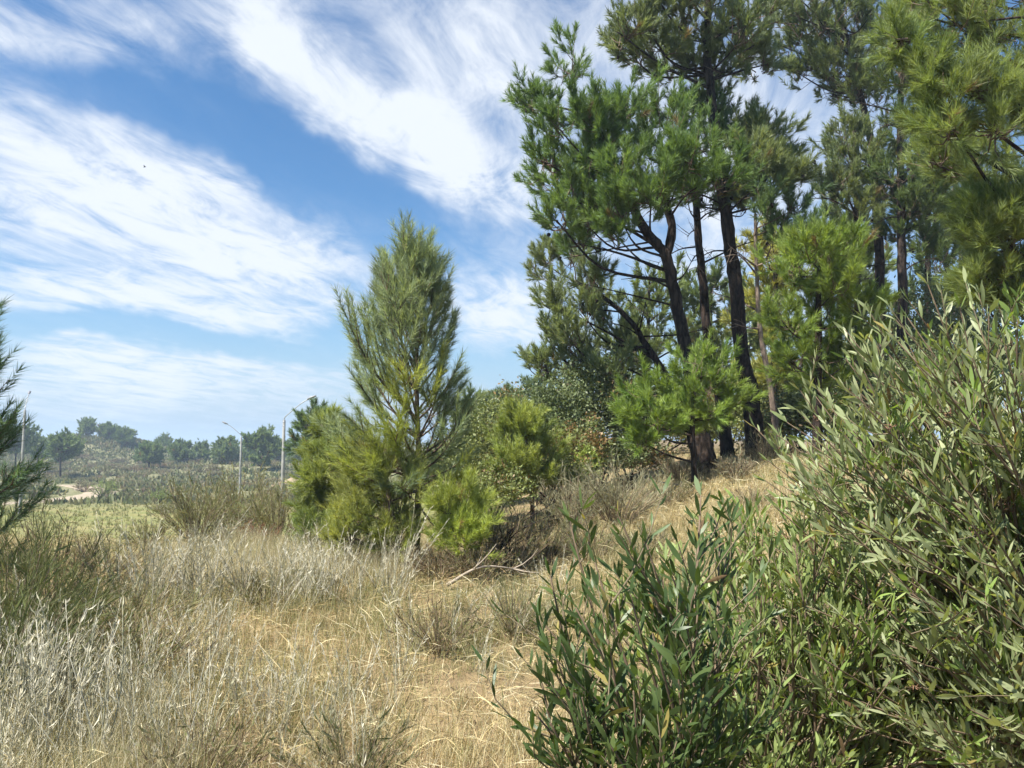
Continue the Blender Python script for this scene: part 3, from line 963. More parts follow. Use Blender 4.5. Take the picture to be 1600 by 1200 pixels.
# woods further back
BGC = ((0.075, 0.105, 0.035), (0.13, 0.16, 0.05))
bgp = [('back_pine', 'grey-green pine rising behind the round mid-height crown', 27, [(1310, 690), (1312, 450), (1315, 340)], [(1290, 360, 30), (1330, 350, 32), (1310, 400, 34), (1350, 390, 32), (1295, 440, 32), (1345, 430, 34)], BGC),
       ('back_pine', 'grey-green pine behind the straight bare trunk', 27, [(1450, 690), (1450, 350), (1452, 200)], [(1430, 230, 32), (1470, 210, 34), (1455, 270, 36), (1490, 290, 34), (1430, 310, 32), (1500, 230, 34), (1480, 350, 34)], BGC),
       ('back_pine', 'dim pine in the depth of the wood behind the slanting trunk', 40, [(960, 700), (960, 600)], [(930, 600, 36), (970, 590, 38), (1000, 610, 36), (950, 640, 38), (990, 660, 36)], BGC),
       ('back_pine', 'dim pine in the depth of the wood left of the thickest trunk', 42, [(1080, 700), (1080, 600)], [(1050, 600, 38), (1090, 590, 38), (1120, 610, 38), (1070, 640, 40), (1110, 660, 38), (1140, 640, 34)], BGC),
       ('back_pine', 'dim pine in the depth of the wood right of the thickest trunk', 42, [(1220, 700), (1220, 520)], [(1190, 520, 38), (1230, 500, 40), (1260, 540, 40), (1200, 580, 40), (1250, 600, 40), (1220, 650, 40), (1290, 560, 40), (1290, 640, 40)], BGC),
       ('back_pine', 'dim pine in the depth of the wood behind the bare trunks', 40, [(1350, 700), (1350, 450)], [(1320, 450, 42), (1360, 430, 42), (1390, 460, 42), (1330, 510, 44), (1380, 540, 44), (1340, 580, 44), (1390, 620, 44), (1320, 640, 44)], BGC),
       ('back_pine', 'dim pine in the depth of the wood behind the near pine', 38, [(1500, 700), (1500, 350)], [(1470, 380, 44), (1510, 350, 44), (1550, 390, 44), (1490, 450, 46), (1540, 470, 46), (1580, 450, 46), (1460, 520, 46), (1520, 560, 46), (1570, 560, 46), (1560, 300, 44), (1500, 300, 40), (1600, 360, 44)], BGC),
       ('young_pine', 'pale yellow-green pine glimpsed right of the thickest trunk', 24, [(1205, 640), (1210, 500), (1215, 380)], [(1205, 385, 30), (1242, 395, 32), (1200, 452, 32), (1190, 585, 30), (1225, 440, 30), (1190, 520, 30), (1215, 620, 30), (1175, 610, 24)], ((0.17, 0.18, 0.045), (0.25, 0.24, 0.07))),
       ('back_pine', 'hazy pine behind the leaning trunk', 31, [(1010, 700), (1012, 560), (1015, 430)], [(985, 475, 34), (1020, 455, 36), (1050, 480, 34), (1000, 520, 34), (1040, 525, 34), (1015, 565, 30), (975, 545, 28)], BGC),
       ('back_pine', 'hazy pine filling the gap between the slim and thick trunks', 33, [(1110, 700), (1110, 560), (1112, 430)], [(1080, 470, 34), (1115, 455, 36), (1150, 478, 34), (1095, 520, 34), (1140, 525, 34), (1115, 565, 32), (1075, 545, 28), (1180, 470, 30), (1185, 530, 30)], BGC),
       ('back_pine', 'dark crowded pine behind the bare trunks on the right', 30, [(1480, 690), (1480, 480), (1478, 300)], [(1450, 420, 40), (1500, 400, 42), (1480, 350, 38), (1440, 480, 40), (1520, 470, 42), (1480, 530, 42), (1430, 550, 38), (1540, 540, 38), (1400, 600, 40), (1470, 610, 42)], ((0.045, 0.07, 0.025), (0.08, 0.11, 0.035))),
       ('back_pine', 'dark pine low between the thin trunks and the green pine', 29, [(1370, 690), (1370, 560), (1368, 460)], [(1340, 510, 34), (1375, 480, 34), (1400, 520, 36), (1360, 560, 36), (1395, 590, 36), (1330, 600, 34), (1370, 640, 34)], ((0.05, 0.075, 0.025), (0.085, 0.11, 0.035))),
       ('back_pine', 'far pine on the skyline just right of the tall young pine', 48, [(742, 700), (742, 640)], [(735, 640, 20), (755, 632, 20), (745, 655, 20), (770, 645, 16), (722, 655, 16)], G_FAR),
       ('back_pine', 'far pine on the skyline with a pointed top', 44, [(795, 710), (795, 610)], [(795, 622, 14), (785, 640, 20), (805, 645, 20), (795, 665, 22), (775, 662, 18)], ((0.07, 0.10, 0.05), (0.11, 0.145, 0.07))),
       ('back_pine', 'far pine on the skyline beside the leaning crown', 40, [(840, 710), (838, 600)], [(835, 612, 18), (820, 635, 20), (850, 635, 24), (835, 660, 24), (865, 620, 22)], ((0.07, 0.10, 0.05), (0.11, 0.145, 0.07))),
       ('back_pine', 'round blue-green pine behind the olive pine near the lamp', 42, [(492, 740), (492, 650)], [(480, 662, 18), (500, 658, 20), (488, 685, 22), (510, 685, 22), (472, 700, 20), (495, 712, 22)], ((0.06, 0.10, 0.05), (0.10, 0.14, 0.07)))]
for nm, lab, dd, tk, cls, cg in bgp:
    clump_tree(nm, lab, [tk], cls, dd, cg, fingers=13, tufts=6, nn=20, rscale=1.4, nl=0.2 + dd * 0.003, w=0.012 + dd * 0.0004, tl=0.3, tr=(0.13, 0.05), dj=1.2, wood_parts=False, tscale=1.3, sides=7)

# ------------------------------------------------------------------ far trees on the heath
far = [(95, 702, 60, 34, 150, 'wide spreading pine on the slope below the left hill'),
       (137, 670, 15, 15, 232, 'small lone tree on the very top of the left hill'),
       (166, 676, 22, 16, 232, 'flat-topped pine second from left on the hill crest'),
       (196, 684, 24, 22, 225, 'rounded pine on the right shoulder of the left hill'),
       (233, 710, 40, 28, 170, 'low round pine standing first right of the left hill'),
       (255, 697, 40, 14, 240, 'low far pine peeping over the heath right of the hill'),
       (285, 708, 32, 28, 185, 'round pine left of the middle pair on the heath'),
       (313, 708, 32, 28, 190, 'round pine right of the middle pair on the heath'),
       (352, 705, 40, 40, 170, 'bushy pine behind the shorter lamp post'),
       (408, 698, 52, 62, 150, 'largest far pine between the two lamp posts'),
       (435, 705, 30, 30, 190, 'far pine just left of the taller lamp post'),
       (465, 708, 30, 26, 200, 'far pine behind the orange sand heap'),
       (25, 690, 60, 40, 160, 'dark pine behind the left lamp post'), (60, 700, 34, 26, 175, 'smaller dark pine right of the left lamp post'),
       (385, 712, 30, 24, 200, 'low pine in the gap left of the largest far pine')]
for px, py, wp, hp, dd, lab in far:
    cls = []
    for k in range(12):
        a = R.uniform(0, 6.28)
        rr = math.sqrt(R.uniform(0.05, 1))
        yy_ = R.uniform(-1, 1)
        cls.append((px + math.cos(a) * rr * wp * 0.40 * math.sqrt(max(0.2, 1 - (yy_ * 0.8) ** 2)), py + yy_ * hp * 0.36 + hp * 0.06, max(8, wp * 0.24), R.uniform(-2.5, 2.5)))
    clump_tree('far_pine', lab, [[(px, py + hp * 0.5), (px, py + hp * 0.1), (px + 1, py - hp * 0.2)]], cls, dd, G_FAR, group='pines on the far heath', fingers=12, tufts=5, nn=10, nl=0.75, w=0.16, tl=0.9, tr=(0.2, 0.08), wood_parts=False, tscale=4, sides=6)

# ------------------------------------------------------------------ lamp posts


def lamp_post(px, ptop, d, hpost, arm, lab, rise=1.05, depth=0.0):
    top = P(px, ptop, d)
    z0 = gz(top[0], top[1])
    b0 = np.array([top[0], top[1], z0])
    H = top[2] - z0
    o = thing('street_lamp', b0, lab, 'street lamp', 'street lamps along the dirt road')
    g = Geo()
    V, T = tube([b0 + [0, 0, -0.2], b0 + [0, 0, H * 0.5], top], [0.17, 0.14, 0.105], 12)
    g.add(V, T, (0.4, 0.4, 0.4))
    g.build('post', M_CONC, o, b0, True)
    g = Geo()
    a = arm
    pts = spline([top + [0, 0, -0.5], top + [0, 0, 0.1], top + [0.2 * a, 0, 0.4], top + [1.25 * a, 0, rise + 0.25], top + [1.85 * a, 0, rise + 0.62]], 22)
    pts[:, 1] += (pts[:, 0] - top[0]) * depth
    V, T = tube(pts, np.full(22, 0.04), 8)
    g.add(V, T, (0.4, 0.4, 0.4))
    g.build('arm', M_STEEL, o, b0, True)
    g = Geo()
    hp_ = pts[-1]
    dv = norm(pts[-1] - pts[-2])
    V, T = tube([hp_ - dv * 0.1, hp_, hp_ + dv * 0.25, hp_ + dv * 0.62, hp_ + dv * 0.72], [0.05, 0.09, 0.13, 0.11, 0.05], 10)
    V[:, 2] = hp_[2] + (V[:, 2] - hp_[2]) * 0.75 + 0.02
    g.add(V, T, (0.2, 0.2, 0.2))
    lh = g.build('lamp_head', M_LAMP, o, b0, True)
    g = Geo()
    cl_ = hp_ + dv * 0.34 + np.array([0, 0, -0.085])
    V, T = tube([cl_ - dv * 0.2, cl_ - dv * 0.1, cl_ + dv * 0.12, cl_ + dv * 0.22], [0.03, 0.07, 0.065, 0.03], 8)
    g.add(V, T, (0.6, 0.6, 0.58))
    g.build('lens', M_LENS, lh, b0, True)
    for zc in (0.12, 0.42):
        g = Geo()
        V, T = tube([top + [0, 0, -zc - 0.03], top + [0, 0, -zc + 0.03]], [0.125, 0.125], 12)
        g.add(V, T, (0.3, 0.3, 0.3))
        g.build('clamp', M_STEEL, o, b0, True)
    return o


lamp_post(444, 657, 60, 7.5, 1, 'taller concrete lamp post with its arm reaching right, above the sand heap')
lamp_post(377, 683, 97, 7.5, -1, 'more distant concrete lamp post with its arm reaching left')
lamp_post(39, 641, 72, 7.5, -0.4, 'concrete lamp post half hidden by the pine at the left edge', depth=-2.2)

# ------------------------------------------------------------------ blades, stalks and shrubs


def blades(geo, base, h, az_, lean, w, c, curl=0.5, seg=3):
    """curved tapering blades; arrays of n"""
    n = len(base)
    hd = np.stack([np.cos(az_), np.sin(az_), np.zeros(n)], -1)
    fa = az_ + R.uniform(-1.2, 1.2, n) + math.pi / 2
    sd_ = np.stack([np.cos(fa), np.sin(fa), np.zeros(n)], -1)
    rows = []
    pos = base.copy()
    ang = lean * (1 - curl)
    for s in range(seg):
        ww = w * (1 - s / seg) ** 0.7 * 0.5
        rows.append(pos - sd_ * ww[:, None])
        rows.append(pos + sd_ * ww[:, None])
        st = h / seg
        pos = pos + hd * (np.sin(ang) * st)[:, None] + np.array([0, 0, 1.0]) * (np.cos(ang) * st)[:, None]
        ang = ang + lean * curl * 2 / seg
    rows.append(pos)
    m = 2 * seg + 1
    V = np.stack(rows, 1).reshape(-1, 3)
    k = np.arange(n)[:, None] * m
    tl_ = []
    for s in range(seg - 1):
        a = 2 * s
        tl_ += [k + [a, a + 1, a + 3], k + [a, a + 3, a + 2]]
    a = 2 * (seg - 1)
    tl_.append(k + [a, a + 1, a + 2])
    geo.add(V, np.concatenate(tl_, 1).reshape(-1, 3), np.repeat(c, m, 0))


def vnoise(x, y, s, seed=0):
    """cheap smooth value noise 0..1"""
    rs = np.random.default_rng(seed)
    tab = rs.uniform(0, 1, (64, 64))
    u, v = x / s, y / s
    i, j = np.floor(u).astype(int), np.floor(v).astype(int)
    f, g_ = u - i, v - j
    f, g_ = f * f * (3 - 2 * f), g_ * g_ * (3 - 2 * g_)
    A = tab[i % 64, j % 64] * (1 - f) + tab[(i + 1) % 64, j % 64] * f
    B = tab[i % 64, (j + 1) % 64] * (1 - f) + tab[(i + 1) % 64, (j + 1) % 64] * f
    return A * (1 - g_) + B * g_


STRAW = np.array([[0.47, 0.385, 0.195], [0.55, 0.47, 0.275], [0.37, 0.315, 0.165], [0.59, 0.535, 0.36], [0.41, 0.305, 0.165]])
GREEN = np.array([[0.23, 0.235, 0.10], [0.30, 0.285, 0.13], [0.17, 0.18, 0.07]])
SILVER = np.array([[0.48, 0.45, 0.34], [0.36, 0.35, 0.24], [0.58, 0.55, 0.43], [0.30, 0.29, 0.19]])


def grass(n_clump, ymin, ymax, xf, per, hh, ww, seed, name, dens_pow=1.0, green=0.2, xr=None, pal=None, seg=3, lean=(0.2, 1.3)):
    y = ymin + (ymax - ymin) * R.uniform(0, 1, n_clump) ** dens_pow
    x = (R.uniform(xf[0], xf[1], n_clump)) * y + R.normal(scale=0.1, size=n_clump)
    if xr is not None:
        x = R.uniform(xr[0], xr[1], n_clump)
    nz = vnoise(x, y, 1.3, seed)
    gmask = vnoise(x + 31, y + 7, 2.2, seed + 1)
    keep = R.uniform(0, 1, n_clump) < 0.55 + 0.9 * nz
    if ymax > 80:
        for q_ in range(0, len(tp), 2):
            keep &= np.hypot(x - tp[q_, 0], y - tp[q_, 1]) > 3.2
    x, y, nz, gmask = x[keep], y[keep], nz[keep], gmask[keep]
    m = len(x)
    bx = np.repeat(x, per) + R.normal(scale=0.07, size=m * per)
    by = np.repeat(y, per) + R.normal(scale=0.07, size=m * per)
    bz = terrain(bx, by) - 0.02
    h = np.repeat(hh[0] + (hh[1] - hh[0]) * nz, per) * R.uniform(0.4, 1.15, m * per)
    az_ = R.uniform(0, 6.283, m * per)
    ln = R.uniform(lean[0], lean[1], m * per)
    pl_ = STRAW if pal is None else pal
    c = pl_[R.integers(0, len(pl_), m * per)]
    isg = R.uniform(0, 1, m * per) < np.repeat(np.clip(green * 2.4 * (gmask - 0.25), 0, 1), per)
    c = np.where(isg[:, None], GREEN[R.integers(0, 3, m * per)], c) * R.uniform(0.8, 1.15, (m * per, 1))
    g = Geo()
    dist = np.hypot(bx, by)
    blades(g, np.stack([bx, by, bz], -1), h, az_, ln, ww * (0.6 + dist * 0.055), c, 0.55, seg)
    o = g.build(name, M_GRASS, None, (0, 0, 0), kind='stuff')
    return o


tag(grass(6200, 2.2, 15.5, (-0.78, 0.75), 19, (0.16, 0.46), 0.0044, 3, 'dry_grass', 1.25, 0.75, seg=2, lean=(0.15, 1.45)), 'tangled straw-coloured dry grass covering the foreground', 'grass')
tag(grass(1600, 7, 30, (-0.75, 0.75), 18, (0.16, 0.38), 0.0045, 5, 'dry_grass', 1.2, 0.45, seg=2), 'dry grass on the crest and bank behind the young pine', 'grass')
MEADOW = np.array([[0.20, 0.225, 0.065], [0.25, 0.25, 0.085], [0.28, 0.255, 0.11], [0.17, 0.19, 0.06]])
tag(grass(6000, 22, 96, (-0.72, -0.1), 7, (0.2, 0.6), 0.011, 9, 'meadow_grass', 1.3, 0.2, pal=MEADOW, seg=2), 'green and yellow meadow grass on the slope below the dirt road', 'grass')


tag(grass(1500, 9, 18, (0.06, 0.42), 18, (0.12, 0.36), 0.0050, 15, 'dry_grass', 1.0, 0.25, seg=2, lean=(0.3, 1.6)), 'dry grass on the sunny bank in front of the tall trunks', 'grass')
PALE = np.array([[0.53, 0.475, 0.31], [0.60, 0.55, 0.40], [0.47, 0.41, 0.25], [0.40, 0.37, 0.22]])
tag(grass(1300, 8.6, 12.2, (-0.47, -0.13), 17, (0.26, 0.52), 0.0036, 25, 'pale_grass', 1.0, 0.25, pal=PALE, seg=2, lean=(0.1, 0.9)), 'pale feathery grass along the crest below the lamp posts', 'grass')
tag(grass(420, 3.1, 4.6, (-0.72, -0.44), 17, (0.22, 0.5), 0.0040, 27, 'pale_grass', 1.0, 0.15, pal=PALE, seg=2, lean=(0.1, 1.0)), 'bleached grass in the lower left corner', 'grass')
# flattened thatch lying between the standing stems
nt_ = 26000
ty = 2.0 + 14 * R.uniform(0, 1, nt_) ** 1.3
tx = R.uniform(-0.8, 0.75, nt_) * ty
ta = R.uniform(0, 6.283, nt_)
tL = R.uniform(0.10, 0.34, nt_)
tb = np.stack([tx, ty, terrain(tx, ty) + R.uniform(0.01, 0.16, nt_)], -1)
tdv = np.stack([np.cos(ta), np.sin(ta), R.normal(scale=0.3, size=nt_)], -1) * tL[:, None]
tsd = norm(np.cross(tdv, R.normal(size=(nt_, 3)) * 0.5 + np.array([0, 0, 0.3]))) * ((0.0014 + ty * 0.00022))[:, None]
tm = tb + tdv * 0.5 + np.array([0, 0, 0.03]) * R.uniform(0, 1, (nt_, 1))
Vt = np.stack([tb, tm - tsd, tm + tsd, tb + tdv], 1).reshape(-1, 3)
kt = np.arange(nt_)[:, None] * 4
Tt = np.concatenate([kt + [0, 2, 1], kt + [1, 2, 3]], 1).reshape(-1, 3)
ct = STRAW[R.integers(0, len(STRAW), nt_)] * R.uniform(0.8, 1.25, (nt_, 1))
g = Geo()
g.add(Vt, Tt, np.repeat(ct, 4, 0))
tag(g.build('straw_thatch', M_GRASS, None, (0, 0, 0), kind='stuff'), 'flattened pale straw lying between the standing dry grass', 'straw')


def broom(name, label, base, h, rx, n, cols, w=0.004, branchlets=10, group=None, tilt=1.0, cat='shrub', bl=0.28, stemc=(0.16, 0.12, 0.08), build_children=True):
    """fine-stemmed upright shrub: many thin stems fanning out, each with thin green branchlets"""
    base = np.asarray(base, float)
    root = thing(name, base, label, cat, group)
    gs, gf = Geo(), Geo()
    a = R.uniform(0, 6.283, n)
    out = np.sqrt(R.uniform(0.0, 1, n))
    tip = np.stack([np.cos(a) * out * rx, np.sin(a) * out * rx, h * (1 - 0.45 * out ** 2) * R.uniform(0.7, 1.1, n)], -1)
    st = np.stack([np.cos(a) * out * rx * 0.18, np.sin(a) * out * rx * 0.18, np.zeros(n) - 0.03], -1)
    mid = st * 0.5 + tip * 0.5 + np.stack([-np.cos(a), -np.sin(a), 0 * a], -1) * (rx * 0.12 * out)[:, None] * tilt
    for i in range(n):
        cv = spline([st[i], mid[i], tip[i]], 6)
        V, T = tube(cv, np.linspace(w * 1.6, w * 0.5, 6), 3)
        gs.add(V, T, np.array(stemc) * R.uniform(0.8, 1.2))
    # branchlets
    k = branchlets
    t = R.uniform(0.3, 1.0, (n, k))[..., None]
    bp_ = (1 - t) ** 2 * st[:, None] + 2 * t * (1 - t) * mid[:, None] + t ** 2 * tip[:, None]
    dv = norm(norm(tip - st)[:, None] + R.normal(scale=0.42, size=(n, k, 3)) + np.array([0, 0, 0.15]))
    ln = bl * h * R.uniform(0.5, 1.1, (n, k, 1))
    sd_ = norm(np.cross(dv, R.normal(size=(n, k, 3)))) * w * 0.8
    m1 = bp_ + dv * ln * 0.5 + sd_ * 0.5
    e1 = bp_ + dv * ln + np.array([0, 0, 0.02])
    V = np.stack([bp_ - sd_, m1 + sd_, e1], 2).reshape(-1, 3)
    # secondary twiglets
    t2 = R.uniform(0.2, 0.95, (n, k, 4, 1))
    b2 = bp_[:, :, None] * (1 - t2) + e1[:, :, None] * t2
    d2 = norm(dv[:, :, None] + R.normal(scale=0.55, size=(n, k, 4, 3)))
    l2 = ln[:, :, None] * R.uniform(0.25, 0.6, (n, k, 4, 1))
    s2 = norm(np.cross(d2, R.normal(size=(n, k, 4, 3)))) * w * 0.7
    V2 = np.stack([b2 - s2, b2 + d2 * l2 * 0.5 + s2, b2 + d2 * l2], 3).reshape(-1, 3)
    VV = np.concatenate([V, V2])
    cols = np.asarray(cols)
    cc = cols[R.integers(0, len(cols), len(VV) // 3)] * R.uniform(0.8, 1.2, (len(VV) // 3, 1))
    gf.add(VV, np.arange(len(VV)).reshape(-1, 3), np.repeat(cc, 3, 0))
    gs.build('stems', M_TWIG, root, (0, 0, 0), True, 'stuff')
    gf.build('foliage', M_GRASS, root, (0, 0, 0), False, 'stuff')
    return root


OLIVE = [(0.17, 0.18, 0.075), (0.22, 0.215, 0.10), (0.14, 0.155, 0.06), (0.28, 0.25, 0.13)]
DARKG = [(0.08, 0.10, 0.035), (0.11, 0.13, 0.045), (0.14, 0.15, 0.06)]
DRYB = [(0.24, 0.18, 0.11), (0.30, 0.24, 0.15), (0.19, 0.14, 0.09)]
GREYG = [(0.27, 0.26, 0.16), (0.33, 0.31, 0.20), (0.21, 0.21, 0.115)]
RUST = [(0.22, 0.10, 0.055), (0.28, 0.15, 0.08), (0.17, 0.11, 0.07)]


def at_ground(px, d):
    x = P(px, 690, d)[0]
    return (x, d, gz(x, d))


brooms = [
    ('broom_shrub', 'dark olive broom bush below the pine at the left edge', at_ground(30, 5.6), 1.0, 0.75, 90, DARKG, 0.004, 11),
    ('broom_shrub', 'lower dark broom bush at the left edge among silver stalks', at_ground(-10, 4.4), 0.85, 0.65, 80, DARKG, 0.0035, 11),
    ('broom_shrub', 'thin brown twiggy bush standing beside the dark broom at left', at_ground(95, 7.0), 0.95, 0.55, 34, DRYB + DARKG, 0.004, 8),
    ('broom_shrub', 'olive broom bush left of the reddish dead bush', at_ground(310, 14.5), 1.15, 0.9, 60, OLIVE, 0.007, 10),
    ('broom_shrub', 'broad olive broom bush behind the reddish dead bush', at_ground(375, 16.0), 1.5, 1.1, 70, OLIVE, 0.007, 10),
    ('broom_shrub', 'olive broom bush just left of the olive young pine', at_ground(435, 14.2), 1.15, 0.85, 60, OLIVE, 0.007, 10),
    ('broom_shrub', 'reddish-brown dead bush at the crest of the dry grass', at_ground(400, 12.6), 0.42, 0.5, 40, RUST, 0.006, 8),
    ('broom_shrub', 'low olive bush far left on the crest above the meadow', at_ground(235, 13.5), 0.6, 0.6, 40, OLIVE, 0.006, 9),
    ('broom_shrub', 'pale grey-green broom bush on the bank before the tall trunks', at_ground(965, 12.5), 1.0, 0.95, 70, GREYG, 0.006, 10),
    ('broom_shrub', 'grey-green broom bush right of the small yellow-green pine', at_ground(895, 13.0), 0.9, 0.8, 55, GREYG, 0.006, 10),
    ('broom_shrub', 'brownish twiggy bush with a bare dark stem right of the lime pine', at_ground(800, 9.8), 0.85, 0.55, 44, OLIVE + DRYB, 0.005, 9),
    ('broom_shrub', 'dry grey-brown bush behind the bare-stemmed bush', at_ground(850, 10.6), 0.8, 0.6, 48, OLIVE + GREYG, 0.005, 9),
    ('broom_shrub', 'dry tangled bush between the lime pine and the bare-stemmed bush', at_ground(765, 11.4), 0.85, 0.55, 44, OLIVE + GREYG, 0.005, 9),
    ('broom_shrub', 'low tangled brown brush under the tall young pine', at_ground(690, 9.2), 0.38, 0.55, 44, DRYB, 0.005, 9),
    ('broom_shrub', 'low brown brush in front of the lime-green pine', at_ground(750, 9.0), 0.42, 0.5, 40, DRYB + OLIVE, 0.005, 9),
    ('broom_shrub', 'dry pale bush at the foot of the tallest pine', at_ground(1195, 15.8), 0.75, 0.7, 46, DRYB + GREYG, 0.007, 9),
    ('broom_shrub', 'small dry bush between the feet of the tall trunks', at_ground(1060, 15.6), 0.6, 0.6, 40, GREYG + DRYB, 0.007, 9),
    ('broom_shrub', 'olive bush between the olive young pine and the yellowish bushy pine', at_ground(505, 10.8), 0.55, 0.55, 44, OLIVE + GREYG, 0.005, 9),
    ('broom_shrub', 'grey-green low bush on the crest below the lamp posts', at_ground(345, 11.5), 0.55, 0.6, 44, GREYG, 0.005, 9),
    ('broom_shrub', 'olive grassy bush at lower left among silver stalks', at_ground(205, 6.2), 0.5, 0.6, 56, OLIVE, 0.004, 9),
    ('broom_shrub', 'dark-based dry bush in the right half of the dry grass', at_ground(690, 6.0), 0.4, 0.45, 40, DRYB + OLIVE, 0.0035, 9),
    ('broom_shrub', 'spreading dark olive tangle in the lower left behind the bleached weeds', at_ground(120, 4.9), 0.55, 0.7, 60, DARKG + OLIVE, 0.0035, 10),
    ('broom_shrub', 'olive tangle right of the spreading dark one at lower left', at_ground(225, 5.2), 0.38, 0.55, 46, OLIVE + DRYB, 0.0035, 9),
    ('broom_shrub', 'brown dry tangle at the bottom edge left of centre', at_ground(330, 3.6), 0.30, 0.4, 40, DRYB + OLIVE, 0.0025, 9),
    ('broom_shrub', 'grey-green tangle at the bottom edge near the centre', at_ground(560, 3.8), 0.36, 0.4, 40, GREYG + DARKG, 0.0025, 9),
    ('broom_shrub', 'low grey-olive brush in the middle of the dry grass', at_ground(420, 8.0), 0.34, 0.6, 44, GREYG + OLIVE, 0.0045, 9),
    ('broom_shrub', 'low pale brush on the crest left of the yellowish bushy pine', at_ground(555, 9.6), 0.42, 0.5, 44, GREYG + DRYB, 0.005, 9),
    ('broom_shrub', 'olive brush on the left crest beside the thin brown bush', at_ground(170, 9.0), 0.5, 0.7, 50, OLIVE + GREYG, 0.005, 9),
    ('broom_shrub', 'small pale dry bush on the sunny bank below the thickest trunk', at_ground(1150, 13.5), 0.5, 0.5, 40, GREYG + DRYB, 0.006, 9),
    ('broom_shrub', 'small grey-green bush on the bank left of the forked trunk', at_ground(1045, 13.6), 0.55, 0.6, 44, GREYG + OLIVE, 0.006, 9),
    ('broom_shrub', 'low olive tuft on the bank above the dark front shrub', at_ground(1010, 9.6), 0.4, 0.5, 40, OLIVE + GREYG, 0.005, 9),
    ('broom_shrub', 'low dry tuft on the sunny bank beside the large willowy shrub', at_ground(1175, 10.5), 0.35, 0.45, 36, DRYB + GREYG, 0.005, 9),
    ('broom_shrub', 'grey-green brush on the slope between the bare shrub and the bank', at_ground(925, 10.2), 0.6, 0.6, 48, GREYG + OLIVE, 0.005, 9),
    ('broom_shrub', 'pale green brush right of the open dry grass', at_ground(800, 6.6), 0.42, 0.5, 44, OLIVE + GREYG, 0.0038, 9),
]
for nm, lab, b_, h, rx, n, cl, w, k in brooms:
    broom(nm, lab, b_, h, rx, n, cl, w, k)

for (px, d, L, a, lab) in ((1130, 12.0, 1.3, 0.5, 'bleached fallen branch on the bank under the thickest trunk'), (1075, 14.4, 1.0, 2.4, 'bleached fallen branch beside the forked trunk'), (700, 8.6, 0.9, 0.3, 'bleached fallen branch in front of the tall young pine')):
    b_ = np.array(at_ground(px, d)) + [0, 0, 0.06]
    fb = thing('fallen_branch', b_, lab, 'branch')
    g = Geo()
    e = np.array([math.cos(a) * L, math.sin(a) * L, 0.12])
    cv = spline([np.zeros(3), e * 0.5 + R.normal(scale=0.07, size=3) + [0, 0, 0.05], e], 9)
    V, T = tube(cv, np.linspace(0.022, 0.007, 9), 6, 0.12)
    g.add(V, T, (0.30, 0.25, 0.19))
    g.build('limb', M_TWIG, fb, (0, 0, 0), True)
    for k in range(5):
        j = R.integers(2, 8)
        e2 = cv[j] + norm(e + rand_unit(1)[0] * L * 0.9) * R.uniform(0.15, 0.4) + [0, 0, 0.04]
        V, T = tube(spline([cv[j], (cv[j] + e2) / 2 + R.normal(scale=0.02, size=3), e2], 4), [0.009, 0.007, 0.005, 0.003], 4)
        g = Geo()
        g.add(V, T, (0.32, 0.27, 0.21))
        g.build('twig', M_TWIG, fb, (0, 0, 0), True)

# bare dark stem
b0 = at_ground(775, 9.7)
dsn = thing('bare_shrub', b0, 'leafless dark shrub with forked stem right of the lime pine', 'shrub')
for k in range(7):
    e = np.array([R.uniform(-0.5, 0.7), R.uniform(-0.3, 0.3), R.uniform(0.5, 0.95)])
    g = Geo()
    cv = spline([np.array([0, 0, -0.03]), e * np.array([0.25, 0.25, 0.55]) + R.normal(scale=0.03, size=3), e], 8)
    V, T = tube(cv, np.linspace(0.014, 0.004, 8), 5, 0.1)
    g.add(V, T)
    for kk in range(6):
        j = R.integers(3, 8)
        e2 = cv[j] + norm(e + rand_unit(1)[0] * 0.7) * R.uniform(0.12, 0.3)
        V, T = tube(spline([cv[j], cv[j] * 0.5 + e2 * 0.5 + R.normal(scale=0.02, size=3), e2], 4), [0.005, 0.004, 0.003, 0.002], 3)
        g.add(V, T)
    g.build('stem', M_BARK, dsn, (0, 0, 0), True)


